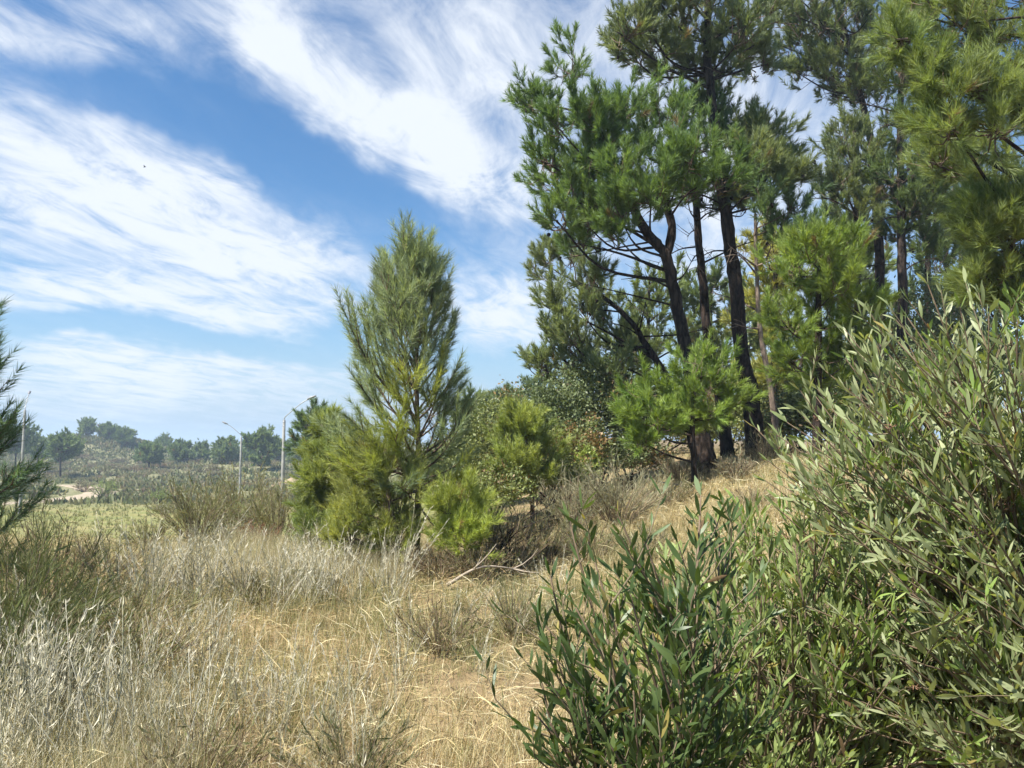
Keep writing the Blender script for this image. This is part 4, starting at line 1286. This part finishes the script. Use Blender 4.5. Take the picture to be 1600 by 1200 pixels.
def leafy(name, label, cen, rad, n, leaf, cols, stems=7, group=None, cat='bush', clusters=60, brown=0.0):
    """broad-leaved bush: stems, then leaves gathered in sprays around many twig ends"""
    cen = np.asarray(cen, float)
    rad = np.asarray(rad, float)
    b0 = np.array([cen[0], cen[1], gz(cen[0], cen[1])])
    root = thing(name, b0, label, cat, group)
    u = rand_unit(clusters)
    u[:, 2] = np.abs(u[:, 2]) * 1.1 - 0.45
    q_ = cen + norm(u) * rad * R.uniform(0.5, 1.02, (clusters, 1)) * (1 + 0.18 * R.normal(size=(clusters, 1)))
    q_[:, 2] = np.maximum(q_[:, 2], b0[2] + 0.1)
    for k in range(stems):
        t_ = q_[k]
        g = Geo()
        cv = spline([b0 + R.normal(scale=0.08, size=3) * [1, 1, 0] - [0, 0, 0.05], b0 * 0.5 + t_ * 0.5 + R.normal(scale=0.12, size=3), t_], 8)
        V, T = tube(cv, np.linspace(0.035, 0.008, 8), 5, 0.1)
        g.add(V, T)
        g.build('stem', M_BARK, root, b0, True)
    per = n // clusters
    p = np.repeat(q_, per, 0) + R.normal(size=(clusters * per, 3)) * rad * np.array([0.16, 0.16, 0.14])
    m = len(p)
    dv = norm(np.repeat(norm(q_ - cen), per, 0) * 0.6 + rand_unit(m) + np.array([0, 0, 0.2]))
    sd_ = norm(np.cross(dv, R.normal(size=(m, 3))))
    L = leaf * R.uniform(0.6, 1.2, (m, 1))
    V = np.stack([p, p + dv * L * 0.5 + sd_ * L * 0.26, p + dv * L, p + dv * L * 0.5 - sd_ * L * 0.26], 1).reshape(-1, 3)
    k = np.arange(m)[:, None] * 4
    T = np.concatenate([k + [0, 1, 2], k + [0, 2, 3]], 1).reshape(-1, 3)
    cols = np.asarray(cols)
    cc = np.repeat(cols[R.integers(0, len(cols), clusters)], per, 0) * 0.6 + cols[R.integers(0, len(cols), m)] * 0.4
    br = np.repeat(R.uniform(0, 1, clusters) < brown, per)
    cc[br] = np.array([0.21, 0.14, 0.06])
    cc = cc * R.uniform(0.8, 1.2, (m, 1))
    g = Geo()
    g.add(V, T, np.repeat(cc, 4, 0))
    g.build('foliage', M_BROAD, root, b0, kind='stuff')
    return root


BRD = [(0.095, 0.13, 0.05), (0.125, 0.155, 0.065), (0.155, 0.18, 0.08)]
BRO = [(0.14, 0.175, 0.055), (0.18, 0.21, 0.07), (0.21, 0.225, 0.08)]
bushes = [
    ('round_bush', 'round green bush right behind the tall young pine', (745, 700), 16.5, (0.75, 0.6, 0.85), 5200, 0.07, BRO, 0.04),
    ('round_bush', 'dark green bush under the leaning crown, left one', (868, 665), 17.5, (0.85, 0.7, 0.95), 6000, 0.08, BRD, 0.06),
    ('round_bush', 'tall grey-green bush beneath the leaning pine crown', (930, 640), 18.5, (0.95, 0.8, 1.25), 7000, 0.08, BRD, 0.05),
    ('round_bush', 'bush with rusty brown leaves at the edge of the wood', (905, 705), 16.2, (0.55, 0.5, 0.5), 3400, 0.07, BRO, 0.45),
    ('round_bush', 'dark bush at the foot of the tall trunks, left side', (985, 712), 18.0, (0.7, 0.6, 0.6), 4000, 0.08, BRD, 0.1),
    ('round_bush', 'small lime-green bush in front of the rusty bush', (918, 728), 15.0, (0.22, 0.2, 0.3), 1300, 0.06, [(0.17, 0.22, 0.04), (0.22, 0.26, 0.06)], 0.0),
    ('round_bush', 'shaded bush deep between the tall trunks', (1140, 660), 24.0, (1.6, 0.9, 1.2), 6000, 0.11, BRO, 0.05),
    ('round_bush', 'shaded bush behind the slanting trunk', (1030, 650), 25.0, (1.8, 0.9, 1.3), 6000, 0.11, BRD, 0.05),
    ('round_bush', 'shaded bush behind the thin pale trunk', (1240, 620), 25.0, (1.5, 0.9, 1.6), 6000, 0.11, BRO, 0.05),
    ('round_bush', 'dark bush behind the top of the willowy shrub', (1370, 600), 24.0, (1.8, 1.0, 1.9), 7000, 0.11, BRD, 0.05),
    ('round_bush', 'dark bush behind the near pine at the right edge', (1530, 560), 22.0, (2.2, 1.0, 2.4), 8000, 0.11, BRD, 0.05),
    ('round_bush', 'dense hedge-like bush closing the gap beside the small yellow-green pine', (800, 690), 22.0, (1.3, 0.8, 1.2), 6000, 0.10, BRD, 0.03),
    ('round_bush', 'low olive bush between the lime-green pine and the small yellow-green pine', (775, 765), 13.5, (0.55, 0.5, 0.42), 3200, 0.06, BRO, 0.08),
    ('round_bush', 'low bush at the foot of the small yellow-green pine, right side', (868, 745), 14.5, (0.55, 0.5, 0.42), 3200, 0.06, BRO, 0.15),
    ('round_bush', 'green bush filling the gap left of the rusty-leaved bush', (850, 715), 19.0, (0.9, 0.7, 0.8), 4500, 0.08, BRO, 0.05),
    ('round_bush', 'dark low bush right of the thin pale trunk', (1255, 655), 18.5, (0.9, 0.7, 0.75), 4200, 0.08, BRD, 0.08),
    ('round_bush', 'dark low bush beside the top left of the large willowy shrub', (1330, 640), 18.0, (1.0, 0.8, 0.85), 4500, 0.08, BRD, 0.08),
    ('round_bush', 'dark bush low behind the large willowy shrub', (1430, 620), 18.0, (1.2, 0.8, 1.1), 5000, 0.08, BRD, 0.05),
    ('round_bush', 'green bush on the right behind the lime-green pine', (700, 740), 15.0, (0.6, 0.5, 0.6), 3600, 0.07, BRO, 0.05),
]
for nm, lab, (px, py), d, rad, n, lf, cl, br in bushes:
    leafy(nm, lab, P(px, py, d), np.array(rad) * 1.12, int(n * 1.7), lf * 1.1, cl, brown=br, clusters=110)

# heath shrubs on the far valley floor: one shape of each kind, then copies
SHL = 'low grey-green heath shrub scattered on the far valley floor'
SHG = 'heath shrubs on the valley floor'
protos = [broom('heath_shrub', SHL, (0, 0, 0), 1.1, 1.3, 26, cl, 0.035, 8, SHG, bl=0.32) for cl in (OLIVE, GREYG, DARKG + OLIVE, DRYB)]
npos = 0
placed = 0
while placed < 290:
    d = 62 + 150 * R.uniform() ** 0.85
    px = R.uniform(10, 500)
    x, y, z = at_ground(px, d)
    if d < 104 and abs(x + 48) < 14:
        continue
    if d < 88 and R.uniform() < 0.75:
        continue
    src = protos[placed % 4]
    o = src if placed < 4 else copy_tree(src)
    kindw = ('olive', 'grey-green', 'dark green', 'dry brown')[placed % 4]
    zone = 'near the dirt road' if d < 104 else (('below the left hill' if px < 230 else 'in the middle of the heath' if px < 370 else 'around the lamp posts') + (', nearer' if d < 150 else ', farther'))
    o['label'] = kindw + ' heath shrub on the valley floor ' + zone
    o.location = (x, y, z)
    s = R.uniform(0.5, 1.15) * (1 + 0.3 * (d > 150))
    o.scale = (s * R.uniform(0.9, 1.5), s * R.uniform(0.9, 1.4), s * R.uniform(0.6, 1.0))
    o.rotation_euler = (0, 0, R.uniform(0, 6.28))
    placed += 1
# low scrub too small to tell apart
nsc = 8500
d_ = 84 + 300 * R.uniform(0, 1, nsc) ** 1.15
x_ = (R.uniform(-40, 560, nsc) - 800) / 1186 * d_
hk = slice(0, 2600)
x_[hk] = -131 + R.normal(scale=26, size=2600)
d_[hk] = 222 + R.normal(scale=15, size=2600)
onroad = np.zeros(nsc, bool)
for q_ in range(0, len(tp), 2):
    onroad |= np.hypot(x_ - tp[q_, 0], d_ - tp[q_, 1]) < 4.5
d_[onroad] += 30
keep = vnoise(x_, d_, 14, 21) + 0.5 * vnoise(x_, d_, 5, 22) > 0.5
x_, d_ = x_[keep], d_[keep]
per = 6
bx = np.repeat(x_, per) + R.normal(scale=0.7, size=len(x_) * per)
by = np.repeat(d_, per) + R.normal(scale=0.7, size=len(x_) * per)
palh = np.array(OLIVE + OLIVE + GREYG + DARKG + DRYB) * np.array([0.74, 0.8, 0.74])
cc = np.repeat(palh[R.integers(0, len(palh), len(x_))], per, 0) * R.uniform(0.75, 1.25, (len(bx), 1))
g = Geo()
blades(g, np.stack([bx, by, terrain(bx, by) - 0.05], -1), R.uniform(0.4, 1.1, len(bx)), R.uniform(0, 6.28, len(bx)), R.uniform(0.1, 1.2, len(bx)), np.full(len(bx), 0.5), cc, 0.5, 2)
tag(g.build('heath_scrub', M_GRASS, None, (0, 0, 0), kind='stuff'), 'low mixed scrub carpeting the far heath and hill', 'scrub')
# two greener shrubs by the track
for px, d, h, lab in ((165, 92, 2.1, 'bright green bush behind the dirt road'), (255, 86, 1.5, 'small bright green bush at the meadow edge')):
    broom('green_shrub', lab, at_ground(px, d), h, h * 0.9, 40, [(0.2, 0.27, 0.07), (0.26, 0.32, 0.09)], 0.03, 9)

# ------------------------------------------------------------------ silver stalks
def stalk_plant(h, n, seed, silver):
    g = Geo()
    gl = Geo()
    for k in range(n):
        a = R.uniform(0, 6.283)
        ln = R.uniform(0.05, 0.75)
        L = h * R.uniform(0.6, 1.1)
        tip = np.array([math.cos(a) * math.sin(ln) * L, math.sin(a) * math.sin(ln) * L, math.cos(ln) * L])
        st = np.array([math.cos(a) * 0.02, math.sin(a) * 0.02, -0.02])
        cv = spline([st, tip * 0.5 + R.normal(scale=0.03 * h, size=3), tip], 7)
        pal = SILVER if R.uniform() < silver else np.array([[0.24, 0.2, 0.14], [0.3, 0.27, 0.19]])
        c0 = pal[R.integers(0, len(pal))]
        V, T = tube(cv, np.linspace(0.0032, 0.0014, 7), 4)
        g.add(V, T, c0 * 0.85)
        m = int(R.uniform(12, 30) * L / 0.5)
        t = np.sort(R.uniform(0.25, 1.0, m))
        j = np.minimum((t * 6).astype(int), 5)
        fr = (t * 6 - j)[:, None]
        p = cv[j] * (1 - fr) + cv[j + 1] * fr
        tg = norm(cv[j + 1] - cv[j])
        rd = rand_unit(m)
        rd = norm(rd - tg * np.sum(rd * tg, 1, keepdims=True))
        dv = norm(tg * 0.85 + rd * R.uniform(0.35, 1.2, (m, 1)))
        ll = R.uniform(0.025, 0.075, (m, 1)) * (1.15 - 0.4 * t[:, None])
        sd_ = norm(np.cross(dv, rd + R.normal(scale=0.3, size=(m, 3)))) * 0.003
        md = p + dv * ll * 0.5
        e = p + norm(dv + tg * 0.35) * ll
        V = np.stack([p, md - sd_, md + sd_, e], 1).reshape(-1, 3)
        kk = np.arange(m)[:, None] * 4
        T = np.concatenate([kk + [0, 2, 1], kk + [1, 2, 3]], 1).reshape(-1, 3)
        gl.add(V, T, np.repeat(c0 * R.uniform(0.8, 1.15, (m, 1)), 4, 0))
    return g, gl


def make_stalk(label, h, n, silver):
    g, gl = stalk_plant(h, n, 0, silver)
    o = thing('silver_stalk_plant', (0, 0, 0), label, 'weed', 'silvery weeds in the dry grass')
    g.build('stalks', M_TWIG, o, (0, 0, 0), False, 'stuff')
    gl.build('leaves', M_GRASS, o, (0, 0, 0), False, 'stuff')
    return o


LAB_S = 'pale silvery stalk weed with narrow upright leaves in the dry grass'
sp = [make_stalk(LAB_S, h, n, s) for h, n, s in ((0.66, 4, 0.95), (0.52, 6, 0.8), (0.74, 3, 0.9), (0.45, 5, 0.4), (0.58, 7, 0.9))]
spots = []
patches = [(310, 885, 70, 14, 40, 1.25, 'pale silvery weed on the grassy crest below the lamp posts'),
           (480, 875, 80, 12, 40, 1.2, 'pale silvery weed on the crest left of the yellowish bushy pine'),
           (85, 1070, 50, 45, 34, 1.15, 'white-bleached weed in the clump near the lower left corner'),
           (210, 1120, 70, 40, 18, 0.8, 'grey weed stalk at the bottom edge right of the bleached clump'),
           (530, 1110, 60, 40, 14, 0.8, 'grey weed stalk at the bottom of the dry grass, left of the dark front shrub'),
           (640, 1000, 50, 50, 7, 0.85, 'lone pale weed stalk in the open dry grass below the tall young pine'),
           (270, 1000, 120, 45, 30, 0.8, 'thin silvery weed in the middle of the left dry grass'),
           (50, 960, 40, 30, 7, 0.95, 'pale weed rising in front of the dark broom bush at left'),
           (770, 960, 25, 40, 6, 0.75, 'pale weed just left of the tall shoots of the front shrub'),
           (860, 880, 20, 18, 6, 0.75, 'pale weed between the bare dark shrub and the front shrub'),
           (350, 1120, 60, 45, 14, 0.75, 'brownish weed stalk in the bottom dry grass, left of centre'),
           (20, 1160, 30, 30, 14, 1.0, 'bleached weed in the very corner at lower left')]
for (px, py, sx, sy, n, hs_, lab) in patches:
    for k in range(n):
        spots.append((px + np.clip(R.normal(), -1.7, 1.7) * sx, py + np.clip(R.normal(), -1.7, 1.7) * sy, hs_ * R.uniform(0.75, 1.2), lab))
for i, (px, py, s, lab) in enumerate(spots):
    d = 1.65 * 1186 / max(40, py + 60 - 690)
    for _ in range(4):
        x = P(px, 690, d)[0]
        d = (1.65 - gz(x, d)) * 1186 / max(40, py + 60 - 690)
    d = float(np.clip(d, 2.6, 14))
    x = P(px, 690, d)[0]
    src = sp[i % 5] if i < 5 or 'bleached' not in lab else sp[(0, 4)[i % 2]]
    o = src if i < 5 else copy_tree(src)
    o['label'] = lab
    o.location = (x, d, gz(x, d))
    o.rotation_euler = (R.normal(scale=0.14), R.normal(scale=0.14), R.uniform(0, 6.28))
    o.scale = (s, s, s)

# ------------------------------------------------------------------ willowy-leaved shrubs in front on the right
LT = np.array([(0, 0, 0), (-0.55, 0.18, 0.05), (0.0, 0.2, -0.03), (0.55, 0.18, 0.05), (-1.0, 0.5, 0.10), (0, 0.5, 0.0), (1.0, 0.5, 0.10), (-0.7, 0.8, 0.02), (0, 0.8, -0.06), (0.7, 0.8, 0.02), (0, 1.0, -0.10)])
LF = np.array([(0, 2, 1), (0, 3, 2), (1, 2, 5), (1, 5, 4), (2, 3, 6), (2, 6, 5), (4, 5, 8), (4, 8, 7), (5, 6, 9), (5, 9, 8), (7, 8, 10), (8, 9, 10)])


LT2 = np.array([(0, 0, 0), (-0.95, 0.36, 0.06), (0.95, 0.36, 0.06), (-0.85, 0.7, 0.0), (0.85, 0.7, 0.0), (0, 1.0, -0.08)])
LF2 = np.array([(0, 2, 1), (1, 2, 4), (1, 4, 3), (3, 4, 5)])


def leaf_shape(bend, wid, LT=LT):
    v = LT.copy()
    v[:, 0] *= wid
    v[:, 2] = v[:, 2] * wid * 2.2 - bend * v[:, 1] ** 2
    v[:, 0] += 0.04 * np.sin(v[:, 1] * 2.5) * bend * 4
    return v


LSH = ((0.05, 0.085), (0.18, 0.095), (-0.10, 0.08), (0.30, 0.085), (0.02, 0.11), (0.12, 0.068))
LEAF_SHAPES = [leaf_shape(b, w) for b, w in LSH]
LEAF_LOW = [leaf_shape(b, w, LT2) for b, w in LSH]


def willow_shrub(name, label, base, tips, lcols, lsize=0.085, twigs=6, lpt=13, n_part=300, tip_col=None, rs=(0.011, 0.0035), pods=0, up=0.45, twl=(0.16, 0.34)):
    base = np.asarray(base, float)
    root = thing(name, base, label, 'shrub')
    tw = Geo()
    LP, LD, LS, LC = [], [], [], []
    podp = []
    lcols = np.asarray(lcols)

    def leaves_on(cv, a, b, n, cc, size):
        m = len(cv) - 1
        ph = R.uniform(0, 6.28)
        for i in range(n):
            t = a + (b - a) * (i + R.uniform(0.1, 0.9)) / n
            j = min(int(t * m), m - 1)
            fr = t * m - j
            p = cv[j] * (1 - fr) + cv[j + 1] * fr
            tg = norm(cv[j + 1] - cv[j])
            ph += 2.4 + R.normal(scale=0.3)
            rd = np.array([math.cos(ph), math.sin(ph), R.normal(scale=0.3)])
            rd = norm(rd - tg * float(rd @ tg))
            dv = norm(tg * R.uniform(0.7, 1.1) + rd * R.uniform(0.5, 0.9) + np.array([0, 0, up]))
            LP.append(p)
            LD.append(dv)
            LS.append(size * R.uniform(0.65, 1.18) * (1.0 if t < 0.85 else 0.8))
            LC.append(cc * R.uniform(0.85, 1.15))
        # terminal leaves
        for i in range(2):
            LP.append(cv[-1])
            LD.append(norm(norm(cv[-1] - cv[-2]) + R.normal(scale=0.25, size=3)))
            LS.append(size * R.uniform(0.6, 0.95))
            LC.append(cc * R.uniform(0.95, 1.2))

    for tip in tips:
        tip = np.asarray(tip, float)
        s = base + R.normal(scale=0.06, size=3) * [1, 1, 0] - [0, 0, 0.03]
        L = np.linalg.norm(tip - s)
        hz = tip - s
        mid = s + hz * 0.5 + np.array([-hz[0] * 0.14, -hz[1] * 0.14, 0.05 * L]) + R.normal(scale=0.05 * L, size=3)
        cv = spline([s, mid, tip], 14)
        g = Geo()
        V, T = tube(cv, np.linspace(rs[0], rs[1] * 0.6, 14), 5, 0.08)
        g.add(V, T)
        g.build('stem', M_STEM, root, base, True)
        new = tip_col is not None and R.uniform() < 0.22
        cc = lcols[R.integers(0, len(lcols))]
        leaves_on(cv, 0.72, 1.0, int(lpt * 1.2), np.asarray(tip_col) if new else cc, lsize)
        for k in range(twigs):
            t = R.uniform(0.35, 0.95)
            j = min(int(t * 13), 12)
            p = cv[j]
            tg = norm(cv[j + 1] - cv[j])
            dv = norm(tg * 0.75 + rand_unit(1)[0] * 0.75 + np.array([0, 0, 0.22]))
            l2 = R.uniform(*twl)
            e = p + dv * l2
            c2 = spline([p, p + dv * l2 * 0.5 + R.normal(scale=0.02, size=3), e + np.array([0, 0, 0.03])], 7)
            V, T = tube(c2[::2], np.linspace(rs[1], 0.0012, 4), 3)
            tw.add(V, T, (0.15, 0.12, 0.075))
            n2 = tip_col is not None and R.uniform() < 0.12
            cc2 = np.asarray(tip_col) if n2 else cc * 0.6 + lcols[R.integers(0, len(lcols))] * 0.4
            leaves_on(c2, 0.1, 1.0, lpt, cc2, lsize * R.uniform(0.85, 1.08))
            if pods and R.uniform() < pods:
                podp.append(c2[R.integers(1, 5)])
    LP, LD, LS, LC = np.array(LP), np.array(LD), np.array(LS), np.array(LC)
    n = len(LP)
    old = R.uniform(0, 1, n)
    LC[old < 0.02] = np.array([0.30, 0.25, 0.08])
    LC[(old > 0.02) & (old < 0.03)] = np.array([0.20, 0.13, 0.07])
    LS *= np.where(R.uniform(0, 1, n) < 0.25, R.uniform(0.5, 0.8, n), 1.0)
    sd_ = norm(np.cross(LD, R.normal(size=(n, 3))))
    nm_ = np.cross(sd_, LD)
    shp = R.integers(0, 6, n)
    # leaves that show largest: near the camera and inside the picture
    rel = LP - np.array([0, 0, EYE])
    cy = rel[:, 1] * math.cos(PITCH) + rel[:, 2] * math.sin(PITCH)
    cz = -rel[:, 1] * math.sin(PITCH) + rel[:, 2] * math.cos(PITCH)
    u_, v_ = rel[:, 0] / np.maximum(cy, 0.05) * 1186 + 800, 600 - cz / np.maximum(cy, 0.05) * 1186
    face = np.linalg.norm(np.cross(LD, norm(rel)), axis=1)
    score = LS * face / np.linalg.norm(rel, axis=1)
    # seen, not buried: nothing closer in the same small patch of view
    key = (u_ // 14).astype(int) * 1000 + (v_ // 14).astype(int)
    order = np.argsort(np.linalg.norm(rel, axis=1))
    seen, first = {}, np.zeros(n, bool)
    for i in order:
        if seen.get(key[i], 0) < 1:
            seen[key[i]] = 1
            first[i] = True
    inside = (u_ > 5) & (u_ < 1595) & (v_ > 5) & (v_ < 1190) & first
    score = np.where(inside, score, -1)
    solo = np.argsort(-score)[:n_part]
    solo = solo[score[solo] > 0]
    rest = np.ones(n, bool)
    rest[solo] = False
    gl = Geo()
    for k in range(6):
        sel = np.where(rest & (shp == k))[0]
        if len(sel) == 0:
            continue
        tv = LEAF_LOW[k]
        V = LP[sel][:, None] + LS[sel][:, None, None] * (tv[None, :, 0:1] * sd_[sel][:, None] + tv[None, :, 1:2] * LD[sel][:, None] + tv[None, :, 2:3] * nm_[sel][:, None])
        kk = np.arange(len(sel))[:, None, None] * 6
        gl.add(V.reshape(-1, 3), (kk + LF2[None]).reshape(-1, 3), np.repeat(LC[sel], 6, 0))
    gl.build('foliage', M_LEAF, root, base, False, 'stuff')
    tw.build('twigs', M_TWIG, root, base, True, 'stuff')
    # single leaves share one mesh per shape and shade
    cache = {}
    from mathutils import Matrix
    for i in solo:
        ck = (int(shp[i]), tuple(np.round(LC[i] * 28).astype(int)))
        if ck not in cache:
            me = mesh_from('leaf', LEAF_SHAPES[shp[i]], LF, np.repeat(LC[i][None], 11, 0), True)
            me.materials.append(M_LEAF)
            cache[ck] = me
        o = bpy.data.objects.new('leaf', cache[ck])
        COL.objects.link(o)
        o.parent = root
        s_ = LS[i]
        o.matrix_basis = Matrix([[sd_[i][r] * s_, LD[i][r] * s_, nm_[i][r] * s_, LP[i][r] - base[r]] for r in range(3)] + [[0, 0, 0, 1]])
    if podp:
        g = Geo()
        for p in podp:
            for k in range(9):
                a = rand_unit(1)[0]
                b_ = rand_unit(1)[0]
                e = p + a * 0.022
                V, T = tube(spline([p + b_ * 0.006, p + a * 0.013 + b_ * 0.010, e], 5), [0.0014, 0.002, 0.002, 0.0018, 0.001], 3)
                g.add(V, T, np.array([0.20, 0.115, 0.07]) * R.uniform(0.7, 1.3))
        g.build('seed_pods', M_TWIG, root, base, False, 'stuff')
    return root


# front shrub; its shade is put into the dark leaf colours
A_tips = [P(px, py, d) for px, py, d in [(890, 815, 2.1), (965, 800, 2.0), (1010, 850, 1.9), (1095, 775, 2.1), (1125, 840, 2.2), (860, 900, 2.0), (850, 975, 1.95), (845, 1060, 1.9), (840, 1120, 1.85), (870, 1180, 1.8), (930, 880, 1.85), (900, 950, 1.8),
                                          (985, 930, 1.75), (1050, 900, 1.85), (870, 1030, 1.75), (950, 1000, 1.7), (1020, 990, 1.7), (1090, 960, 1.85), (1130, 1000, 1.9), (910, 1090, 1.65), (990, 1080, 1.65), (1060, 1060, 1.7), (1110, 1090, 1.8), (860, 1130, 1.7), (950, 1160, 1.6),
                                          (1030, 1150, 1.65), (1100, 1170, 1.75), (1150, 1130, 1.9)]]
willow_shrub('willowy_shrub', 'glossy-leaved shrub in front, coloured dark for shade, with tall slender shoots', (0.47, 2.0, gz(0.47, 2.0)), A_tips, [(0.055, 0.09, 0.028), (0.075, 0.115, 0.034), (0.10, 0.14, 0.042), (0.045, 0.075, 0.024)], 0.076, 9, 12, 300, up=0.3, twl=(0.12, 0.28))

# big right shrub
B_tips = []
for k in range(340):
    u = rand_unit(1)[0]
    u[2] = abs(u[2]) * 1.25 - 0.45
    u = norm(u)
    p = np.array([2.1, 2.95, 1.08]) + u * np.array([1.16, 1.0, 1.12]) * R.uniform(0.75, 1.02)
    p[0] -= 0.15
    p[2] = max(p[2], 0.35)
    B_tips.append(p)
B_tips += [P(px, py, d) for px, py, d in [(1450, 445, 2.6), (1420, 470, 2.7), (1360, 490, 2.7), (1320, 515, 2.9), (1250, 610, 3.0), (1215, 680, 3.0), (1245, 640, 2.9), (1290, 580, 2.9), (1390, 520, 2.6), (1500, 480, 2.5), (1545, 490, 2.5), (1590, 500, 2.4), (1570, 540, 2.4), (1200, 720, 2.9), (1520, 560, 2.3), (1440, 560, 2.4), (1340, 620, 2.5), (1270, 760, 2.6), (1230, 660, 2.9), (1260, 690, 2.8), (1300, 640, 2.8), (1330, 560, 2.8), (1370, 540, 2.8), (1400, 500, 2.8), (1480, 520, 2.6), (1530, 510, 2.7), (1290, 700, 2.7), (1240, 740, 2.7), (1210, 790, 2.7), (1350, 580, 2.6), (1420, 540, 2.7), (1560, 480, 2.6), (1595, 470, 2.7), (1320, 680, 2.6), (1195, 750, 2.85), (1275, 620, 2.9)]]
willow_shrub('willowy_shrub', 'large grey-green narrow-leaved shrub filling the right foreground', (2.3, 2.95, gz(2.3, 2.95)), B_tips, [(0.225, 0.265, 0.12), (0.275, 0.31, 0.155), (0.18, 0.22, 0.09), (0.33, 0.355, 0.20)], 0.084, 9, 12, 300,
             (0.19, 0.27, 0.07), pods=0.07, rs=(0.012, 0.003), twl=(0.12, 0.26), up=0.6)
# paler shrub between the two
C_tips = []
for k in range(110):
    u = rand_unit(1)[0]
    u[2] = abs(u[2]) * 1.2 - 0.3
    p = np.array([1.0, 3.0, 0.72]) + norm(u) * np.array([0.72, 0.6, 0.72]) * R.uniform(0.75, 1.02)
    p[2] = max(p[2], 0.25)
    C_tips.append(p)
willow_shrub('willowy_shrub', 'sunlit pale green shrub between the dark front shrub and the large one', (1.0, 3.0, gz(1.0, 3.0)), C_tips, [(0.23, 0.29, 0.095), (0.27, 0.325, 0.12), (0.19, 0.245, 0.08)], 0.078, 6, 11, 300, (0.22, 0.30, 0.08), twl=(0.12, 0.26), up=0.6)

# ------------------------------------------------------------------ air
hz = [(-6000, -40, -12), (6000, 5000, 30)]
cv8 = np.array([(hz[i][0], hz[j][1], hz[k][2]) for i in (0, 1) for j in (0, 1) for k in (0, 1)], float)
fq = np.array([(0, 1, 3, 2), (4, 6, 7, 5), (0, 4, 5, 1), (2, 3, 7, 6), (0, 2, 6, 4), (1, 5, 7, 3)])
hm = mesh_from('haze', cv8, fq)
mm, N, L, out = new_mat('haze_air')
pv = N.new('ShaderNodeVolumePrincipled')
pv.inputs['Color'].default_value = (0.62, 0.78, 0.95, 1)
pv.inputs['Density'].default_value = 0.00075
pv.inputs['Anisotropy'].default_value = 0.1
L.new(pv.outputs[0], out.inputs['Volume'])
hm.materials.append(mm)
ho = bpy.data.objects.new('haze', hm)
COL.objects.link(ho)
ho['kind'] = 'stuff'

# ------------------------------------------------------------------ bird
bp_ = P(226, 261, 70)
g = Geo()
V, T = tube([bp_ + [-0.2, 0, -0.06], bp_ + [-0.1, 0, 0], bp_ + [0.05, 0, 0.03], bp_ + [0.18, 0, 0.03], bp_ + [0.26, 0, 0.02]], [0.02, 0.05, 0.06, 0.035, 0.008], 7)
V = bp_ + (V - bp_) * 0.6
bird = thing('bird', bp_, 'tiny dark bird gliding against the clouds at upper left', 'bird')
g.add(V, T)
g.build('body', M_BIRD, bird, bp_, True)
for s in (-1, 1):
    g = Geo()
    wv = np.array([[0.09, 0, 0.04], [-0.08, 0, 0.03], [0.10, 0.17 * s, 0.16], [-0.07, 0.16 * s, 0.14], [0.02, 0.40 * s, 0.15], [-0.03, 0.38 * s, 0.145]]) + bp_
    wv2 = wv + [0, 0, 0.012]
    V = bp_ + (np.concatenate([wv, wv2]) - bp_) * 0.6
    f = [(0, 1, 3), (0, 3, 2), (2, 3, 5), (2, 5, 4)]
    T = f + [tuple(x + 6 for x in t[::-1]) for t in f] + [(0, 2, 8), (0, 8, 6), (2, 4, 10), (2, 10, 8), (1, 9, 3), (1, 7, 9), (3, 11, 5), (3, 9, 11)]
    g.add(V, T)
    g.build('wing', M_BIRD, bird, bp_)
